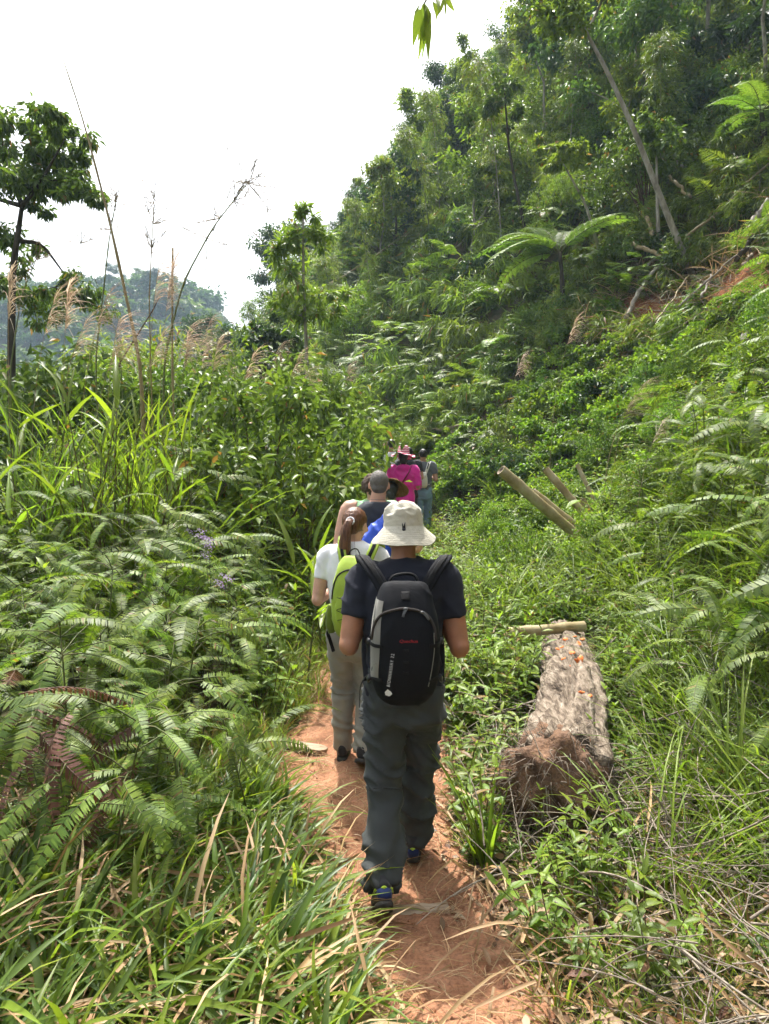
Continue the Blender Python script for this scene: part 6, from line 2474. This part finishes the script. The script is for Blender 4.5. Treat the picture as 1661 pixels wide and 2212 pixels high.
# small white mountain emblem below the vertical lettering
E_ = [(-.095, .868), (-.082, .886), (-.068, .876), (-.060, .862), (-.074, .845), (-.092, .852)]
Q = [stick(bv1, x, z, .002) for x, z in E_] + [stick(bv1, -.079, .866, .002)]
mb = MB()
mb.add(np.array(Q), None, [(6, (j + 1) % 6, j) for j in range(6)])
link('emblem', mb.mesh('emblem', M['white_print']), bp1)

# the bag is shorter and slimmer than its pattern; its straps stay on the shoulders
for ch in bp1.children:
    if ch.name.startswith('shoulder_strap'):
        continue
    for o in [ch] + list(ch.children):
        for v_ in o.data.vertices:
            v_.co.z = 1.375 - (1.375 - v_.co.z) * .86
            v_.co.x *= .89
        o.data.update()
# ------------------------------------------------------------------ 2: walker with ponytail and green backpack
def cap_hair(name, parent, c, Rm, mt, extra=(), r=(.081, .099, .094), back=-.012, amp=.004, freq=60, voxel=.007, seed=4):
    """Hair over the crown and back of the head, the face left free."""
    b = MB()
    ell(b, c + Rm @ np.array([0, back, .018]), r, Rm)
    for e, rr in extra:
        ell(b, c + Rm @ np.array(e), rr, Rm)

    def d(co, no):
        return co + no * (amp * vn(co * freq, seed))[:, None]
    me = fuse(name, b, voxel, 3, M[mt], d)
    return link(name, me, parent)


X2, D2 = -.20, 4.22
loc2 = (X2, D2, hz(X2, D2 + .1) + .02)
p2, A2, R2, s2 = person_parts(dict(
    h=1.66, loc=loc2, seed=25, build=.90, voxel=.011, bvoxel=.0075, skin=M['skin'], trousers=M['khaki'], seams=M['khaki'], fold=.014, leg=1.02, hem=.03, rz=-.12,
    top=M['white'], sleeve=.55, tfold=.006, shoe=M['darktrousers'], tilt=.22, turn=-.25, pitchL=-.1, pitchR=-.5, curl=.8,
    pose={'kneeL': (-.08, .06, .48), 'ankL': (-.075, .02, .09), 'kneeR': (.09, .06, .47), 'ankR': (.085, -.12, .13), 'elL': (-.228, -.02, 1.085), 'elR': (.225, -.01, 1.10),
          'wrL': (-.16, .20, 1.10), 'wrR': (.16, .2, 1.12), 'head': (.005, .07, 1.575), 'sh': (.165, 0, 1.375)}))
tag(p2, 'person with brown ponytail, white T-shirt and grey trousers wearing the green backpack', 'person')
h2 = A2['head']
hr = cap_hair('hair', p2, h2, R2, 'hair_brown', [((0, -.05, -.03), (.06, .045, .05))], amp=.002, freq=90)
pb = MB()
P, r = smooth_path([h2 + (-.005, -.09, .035), h2 + (-.02, -.135, .02), h2 + (-.035, -.15, -.05), h2 + (-.04, -.155, -.13), h2 + (-.035, -.15, -.215), h2 + (-.03, -.14, -.26)], 22, [.018, .026, .034, .036, .028, .010])
loft(pb, P, r * 1.1, r * .8, (1, 0, 0), 16)
me = fuse('ponytail', pb, .006, 2, M['hair_brown'], lambda co, no: co + no * (.004 * vn(co * np.array([90, 90, 8]), 8))[:, None])
pt = link('ponytail', me, hr)
g = MB()
rng_s = np.random.default_rng(3)
for k in range(60):
    o_ = rng_s.normal(0, .018, 3)
    Q = P[3:] + o_ * np.linspace(.6, 1.5, len(P) - 3)[:, None]
    tube(g, Q[::3], np.linspace(.0013, .0006, len(Q[::3])), 3, 0, cap=False)
st_ = link('strands', g.mesh('strands', M['hair_brown']), hr)
st_['kind'] = 'stuff'
g = MB()
aa = np.arange(17) / 16 * 6.2832
tube(g, np.stack([P[2] + np.array([.024 * math.cos(u), .010 * math.sin(u), .022 * math.sin(u)]) for u in aa]), np.full(17, .006), 6, 0)
link('hair_tie', g.mesh('hair_tie', M['white']), hr)
g = MB()
aa = np.arange(17) / 16 * 6.2832
w_ = A2['wrL'] + (A2['elL'] - A2['wrL']) * .12
tube(g, np.stack([w_ + np.array([.031 * math.cos(u), 0, .031 * math.sin(u)]) for u in aa]), np.full(17, .006), 6, 0)
link('wristband', g.mesh('wristband', M['mint']), p2)

secs = [(.86, .075, .05, -.17), (.89, .105, .08, -.185), (.97, .125, .10, -.20), (1.08, .128, .105, -.205), (1.18, .122, .095, -.20), (1.27, .105, .075, -.185), (1.325, .08, .05, -.17), (1.345, .06, .03, -.16)]
sl = [(-.075, -.14, 1.31), (-.10, -.10, 1.385), (-.115, -.02, 1.445), (-.12, .06, 1.42), (-.115, .12, 1.32), (-.12, .13, 1.18), (-.13, .06, 1.03), (-.12, -.1, .94)]
bp2, bv2 = pack((loc2[0] + .01, loc2[1], loc2[2] + .045), (0, .03, -.18), s2, secs, 'green', 'lime green backpack worn over the white T-shirt', [sl, [(-x, y, z) for x, y, z in sl]], M['green'], .004, 21)
on2 = lambda pts, off=.003: np.array([stick(bv2, x, z, off) for x, z in pts])
g = MB()
tube(g, on2(arc([(-.108, 1.10), (-.10, 1.19), (-.07, 1.255), (0, 1.285), (.07, 1.255), (.095, 1.2)]), .003), np.full(30, .005), 6)
link('zip', g.mesh('zip', M['zip']), bp2)
b = MB()
loft(b, [(0, -.275, .94), (0, -.292, .98), (0, -.295, 1.06), (0, -.285, 1.12), (0, -.265, 1.15)], [.06, .082, .088, .08, .06], [.02, .026, .026, .024, .015], (1, 0, 0), 20, 3)
link('front_pocket', fuse('front_pocket', b, .008, 3, M['green'], folds(.003, 9, 8, 31, [], .8)), bp2)
b = MB()
loft(b, [(-.115, -.2, .88), (-.128, -.205, .93), (-.132, -.205, 1.0), (-.128, -.2, 1.05)], [.03, .032, .03, .022], [.06, .07, .07, .062], (1, 0, 0), 16, 2.6)
link('mesh_pocket', fuse('mesh_pocket', b, .008, 3, M['greendark']), bp2)
zig = [(-.06, 1.12), (.05, 1.09), (-.06, 1.05), (.05, 1.02), (-.055, .985)]
g = MB()
tube(g, smooth_path(np.array([stick(bv2, x, z, .03) for x, z in zig]), 30)[0], np.full(30, .0022), 5)
link('bungee_cord', g.mesh('bungee_cord', M['webbing']), bp2)
g = MB()
tube(g, smooth_path([(-.045, -.155, 1.335), (-.03, -.145, 1.385), (.01, -.14, 1.395), (.04, -.15, 1.34)], 14)[0], np.full(14, .004), 6)
link('grab_handle', g.mesh('grab_handle', M['webbing']), bp2)
for dx, zz in ((-.15, .72), (-.06, .70)):
    g = MB()
    ribbon(g, [(-.10, -.14, .90), (dx - .01, -.16, .86), (dx, -.15, .80), (dx + .02, -.13, zz)], .022, .004, (1, .4, 0))
    link('hip_strap', g.mesh('hip_strap', M['webbing']), bp2)
# small white emblem and word on the upper pocket
Q = [(-.004, 1.232), (.012, 1.244), (.028, 1.238), (.022, 1.224), (.034, 1.214), (.012, 1.210), (-.002, 1.218)]
mb = MB()
mb.add(np.array([stick(bv2, x, z, .002) for x, z in Q] + [stick(bv2, .014, 1.226, .002)]), None, [(7, (j + 1) % 7, j) for j in range(7)])
link('emblem', mb.mesh('emblem', M['white_print']), bp2)
text_on(bv2, 'deuter', .014, 1.196, .024, 'white_print', bp2)

# ------------------------------------------------------------------ 3: cropped grey hair, charcoal tank top
X3, D3 = -.055, 5.55
loc3 = (X3, D3, hz(X3, D3) + .02)
base = dict(voxel=.014, bvoxel=.010, shoe=M['darktrousers'], trousers=M['darktrousers'])
p3, A3_, R3, s3 = person_parts(dict(base, h=1.80, loc=loc3, seed=35, build=1.14, bvoxel=.008, skin=M['skin'], top=M['tank'], cut='tank', tfold=.005, tilt=.15,
                                    pose={'elL': (-.30, -.02, 1.12), 'elR': (.30, -.02, 1.12), 'sh': (.225, 0, 1.405), 'head': (.01, .05, 1.60)}))
tag(p3, 'person with cropped grey hair in a charcoal tank top', 'person')
cap_hair('hair', p3, A3_['head'], R3, 'hair_grey', [((0, -.05, -.03), (.062, .048, .05))], (.0765, .0955, .0905), amp=.0012, freq=150)
g = MB()
aa = np.arange(25) / 24 * 6.2832
tube(g, np.stack([np.array([.072 * math.cos(u), .03 + .07 * math.sin(u), 1.475 - .012 * math.sin(u)]) for u in aa]), np.full(25, .0015), 4, 0)
link('necklace', g.mesh('necklace', M['metal']), p3)
# blue drawstring bag slung from the far shoulder
root = thing('drawstring_bag', loc3, (0, 0, 0), s3)
b = MB()
loft(b, [(.13, -.13, 1.42), (.095, -.16, 1.35), (.03, -.19, 1.25), (-.02, -.20, 1.13), (-.04, -.19, 1.0), (-.04, -.17, .93)], [.025, .06, .105, .13, .14, .12], [.02, .035, .055, .065, .06, .035], (.95, 0, .3), 22, 2.4)
link('bag', fuse('bag', b, .011, 3, M['blue'], folds(.014, 4, 16, 41, [], .9)), root)
g = MB()
ribbon(g, [(.13, -.135, 1.345), (.145, -.08, 1.42), (.15, .0, 1.455), (.15, .08, 1.40), (.13, .13, 1.25)], .04, .008, (1, 0, 0))
link('strap', g.mesh('strap', M['blue']), root)
tag(root, 'royal blue drawstring bag slung on the back of the charcoal tank top', 'bag')

# ------------------------------------------------------------------ 4: curly brown hair, mint shirt
X4, D4 = -.11, 6.3
p4, A4, R4, s4 = person_parts(dict(base, h=1.75, loc=(X4, D4, hz(X4, D4) - .03), seed=45, build=.84, skin=M['skin'], top=M['mint'], loose=1.06, tilt=.1, pose={'elL': (-.24, 0, 1.1), 'head': (0, .04, 1.595)}))
tag(p4, 'person with dark curly hair in a mint green shirt', 'person')
rs = np.random.default_rng(5)
ex = [(tuple(unit(rs.normal(0, 1, 3) * np.array([1, 1, .8]) + np.array([0, -.55, .25])) * np.array([.078, .095, .09])), (.030, .030, .030)) for _ in range(46)]
cap_hair('hair', p4, A4['head'], R4, 'hair_curly', ex, (.084, .10, .096), amp=.010, freq=42, seed=9)

# ------------------------------------------------------------------ 5: black jacket, conical straw hat
X5, D5 = .075, 7.3
p5, A5, R5, s5 = person_parts(dict(base, h=1.56, loc=(X5, D5, hz(X5, D5) + .02), seed=55, build=1.0, skin=M['skin_mid'], top=M['webbing'], sleeve=2, loose=1.12, top_name='jacket', tilt=.2))
tag(p5, 'person in a black jacket wearing a brown conical straw hat', 'person')
cap_hair('hair', p5, A5['head'], R5, 'hair_black', [((0, -.05, -.05), (.06, .05, .07))])
nu = 40
a = np.arange(nu) / nu * 2 * np.pi
Rm = np.array(Euler((-.62, .35, 0)).to_matrix())
c = A5['head'] + np.array([.02, -.03, .03])
prof = [(.002, .135), (.06, .095), (.12, .052), (.165, .02), (.19, .004), (.188, .0), (.165, .012), (.12, .044), (.06, .086), (.002, .125)]
V = np.concatenate([np.stack([r_ * np.cos(a), r_ * np.sin(a), np.full(nu, z_)], 1) for r_, z_ in prof])
q = [(i * nu + j, i * nu + (j + 1) % nu, (i + 1) * nu + (j + 1) % nu, (i + 1) * nu + j) for i in range(len(prof) - 1) for j in range(nu)]
mb = MB()
mb.add(V @ Rm.T + c, q)
ht = link('conical_hat', mb.mesh('conical_hat', M['straw_hat']), p5)
for rr, zz in ((.05, .104), (.09, .076), (.13, .048), (.16, .027), (.189, .006)):
    g = MB()
    tube(g, np.stack([np.array([rr * math.cos(u), rr * math.sin(u), zz]) for u in np.arange(33) / 32 * 6.2832]) @ Rm.T + c, np.full(33, .0025), 4, 0, cap=False)
    link('straw_ring', g.mesh('straw_ring', M['straw_hat']), ht)
g = MB()
ribbon(g, [(-.09, -.13, 1.30), (-.10, -.10, 1.42), (-.095, -.02, 1.475), (-.09, .08, 1.42)], .04, .01, (1, 0, 0))
link('strap', g.mesh('strap', M['lime']), p5)

# ------------------------------------------------------------------ 6: magenta jacket, striped sun hat
X6, D6 = .305, 11.1
p6, A6, R6, s6 = person_parts(dict(base, h=1.66, loc=(X6, D6, hz(X6, D6) + .09), seed=65, build=.98, skin=M['skin_mid'], top=M['pink'], sleeve=2, loose=1.14, hood=True, top_name='jacket', tfold=.010, trousers=M['darktrousers'], tilt=.1))
tag(p6, 'person in a magenta hooded jacket and wavy pink striped sun hat', 'person')
cap_hair('hair', p6, A6['head'], R6, 'hair_black', [((0, -.055, -.06), (.065, .05, .08))])
m, n, l, bs = mat('striped_cloth')
tc = n.new('ShaderNodeTexCoord')
wv = n.new('ShaderNodeTexWave')
wv.wave_type = 'BANDS'
wv.bands_direction = 'Z'
wv.inputs['Scale'].default_value = 9
wv.inputs['Distortion'].default_value = 3
wv.inputs['Detail'].default_value = 2
wv.inputs['Detail Scale'].default_value = 1.2
l.new(tc.outputs['Object'], wv.inputs['Vector'])
rp_ = ramp(n, [(.46, (.42, .006, .08)), (.56, (.80, .56, .60))])
l.new(wv.outputs['Fac'], rp_.inputs['Fac'])
l.new(rp_.outputs['Color'], bs.inputs['Base Color'])
bs.inputs['Roughness'].default_value = .8
M['striped'] = m
nu = 64
a = np.arange(nu) / nu * 2 * np.pi
V = []
for r_, z_ in [(.004, .155), (.05, .150), (.082, .128), (.096, .075), (.105, .012), (.13, -.003), (.165, -.018), (.20, -.030), (.205, -.034), (.198, -.034), (.165, -.023), (.13, -.008), (.10, .005)]:
    k = np.clip((r_ - .105) / .1, 0, 1)
    V.append(np.stack([r_ * np.cos(a), r_ * np.sin(a), z_ + k * (.028 * np.sin(3 * a + .6) + .016 * np.sin(5 * a))], 1))
V = np.concatenate(V)
q = [(i * nu + j, i * nu + (j + 1) % nu, (i + 1) * nu + (j + 1) % nu, (i + 1) * nu + j) for i in range(12) for j in range(nu)]
mb = MB()
mb.add(V @ np.array(Euler((-.15, .08, 0)).to_matrix()).T + A6['head'] + np.array([0, -.01, .05]), q)
ht = link('sun_hat', mb.mesh('sun_hat', M['striped']), p6)
b = MB()
for e_, r_ in (((-.125, -.06, .03), (.035, .02, .03)), ((-.135, -.07, -.005), (.03, .018, .024)), ((-.11, -.075, .01), (.02, .02, .02))):
    ell(b, A6['head'] + np.array(e_), r_)
link('bow', fuse('bow', b, .009, 2, M['pink']), ht)
g = MB()
ribbon(g, [(.13, .02, 1.47), (.10, -.13, 1.38), (.0, -.165, 1.22), (-.10, -.155, 1.05), (-.15, -.08, .95)], .028, .005, (.7, 0, .7))
link('bag_strap', g.mesh('bag_strap', M['maroon']), p6)

# ------------------------------------------------------------------ 7: grey T-shirt, white rucksack
X7, D7 = .76, 13.4
p7, A7, R7, s7 = person_parts(dict(base, h=1.70, loc=(X7, D7, hz(X7, D7) + .0), seed=75, build=1.0, skin=M['skin_mid'], top=M['grey'], trousers=M['jeans'], tilt=.08))
tag(p7, 'person with short black hair in a grey T-shirt and pale jeans', 'person')
cap_hair('hair', p7, A7['head'], R7, 'hair_black', [((0, -.04, -.02), (.065, .05, .05))])
secs = [(.98, .06, .04, -.15), (1.0, .085, .06, -.16), (1.08, .09, .068, -.17), (1.16, .085, .062, -.165), (1.23, .065, .04, -.155), (1.245, .05, .025, -.15)]
sl = [(-.04, -.135, 1.23), (-.085, -.11, 1.36), (-.11, -.02, 1.46), (-.115, .06, 1.42), (-.11, .12, 1.3), (-.12, .08, 1.1), (-.09, -.09, 1.02)]
bp7, bv7 = pack((X7 + .01, D7, hz(X7, D7)), (0, 0, -.12), s7, secs, 'whitebag', 'small cream rucksack worn over the grey T-shirt', [sl, [(-x, y, z) for x, y, z in sl]], M['whitebag'], .002, 71)
b = MB()
loft(b, [(0, -.225, 1.14), (0, -.225, 1.2), (0, -.195, 1.25), (0, -.15, 1.262)], [.05, .068, .07, .06], [.008, .010, .012, .01], (1, 0, 0), 16, 3)
link('flap', fuse('flap', b, .008, 2, M['whitebag']), bp7)

# ------------------------------------------------------------------ 8 - 10: the head of the file
X8, D8 = .47, 13.2
p8, A8, R8, s8 = person_parts(dict(base, h=1.68, loc=(X8, D8, hz(X8, D8) + .06), seed=85, skin=M['skin_mid'], top=M['darktrousers'], tilt=.05))
tag(p8, 'person with dark hair in black mostly hidden behind the striped sun hat', 'person')
cap_hair('hair', p8, A8['head'], R8, 'hair_black', [((0, -.05, -.04), (.06, .05, .06))])
X9, D9 = .14, 14.0
p9, A9, R9, s9 = person_parts(dict(base, h=1.78, loc=(X9, D9, hz(X9, D9) + .10), seed=95, build=1.06, skin=M['skin_mid'], top=M['white'], loose=1.08, tilt=.05))
tag(p9, 'person with short dark hair in a white shirt with dark sleeves', 'person')
cap_hair('hair', p9, A9['head'], R9, 'hair_black', [], amp=.001)
for sd, X in ((-1, 'L'), (1, 'R')):
    g = MB()
    S = np.array([sd * .185, .03, 1.40])
    e = S + (A9['el' + X] - S) * .66
    P, r = smooth_path([S + (-sd * .035, 0, .012), S, (S + e) / 2, e], 10, np.array([.080, .086, .083, .079]) * 1.06)
    loft(g, P, r, r, (0, 1, 0))
    link('sleeve', g.mesh('sleeve', M['webbing']), p9)
X10, D10 = .04, 14.5
p10, A10, R10, s10 = person_parts(dict(base, h=1.66, loc=(X10, D10, hz(X10, D10) + .14), seed=105, build=.95, skin=M['skin'], top=M['maroon'], tilt=.05))
tag(p10, 'person with fair hair in a bun and maroon top at the head of the line', 'person')
cap_hair('hair', p10, A10['head'], R10, 'hair_blond', [((0, -.06, .085), (.04, .04, .04))])
# ------------------------------------------------------------------ haze
mb = MB()
x0, x1, y0, y1, z0, z1 = -280., 220., -70., 720., -14., 62.
v = [(x, y, z) for z in (z0, z1) for y in (y0, y1) for x in (x0, x1)]
mb.add(v, [(0, 2, 3, 1), (4, 5, 7, 6), (0, 1, 5, 4), (1, 3, 7, 5), (3, 2, 6, 7), (2, 0, 4, 6)])
hm = bpy.data.materials.new('haze_air')
hm.use_nodes = True
hn = hm.node_tree.nodes
hn.clear()
ho = hn.new('ShaderNodeOutputMaterial')
hv = hn.new('ShaderNodeVolumePrincipled')
hv.inputs['Color'].default_value = (.62, .82, 1.0, 1)
hv.inputs['Density'].default_value = .0011
hm.node_tree.links.new(hv.outputs['Volume'], ho.inputs['Volume'])
hz_o = link('haze', mb.mesh('haze', hm, False))
tag(hz_o, 'thin bluish haze hanging over the valley', 'haze', kind='stuff')
write_labels()
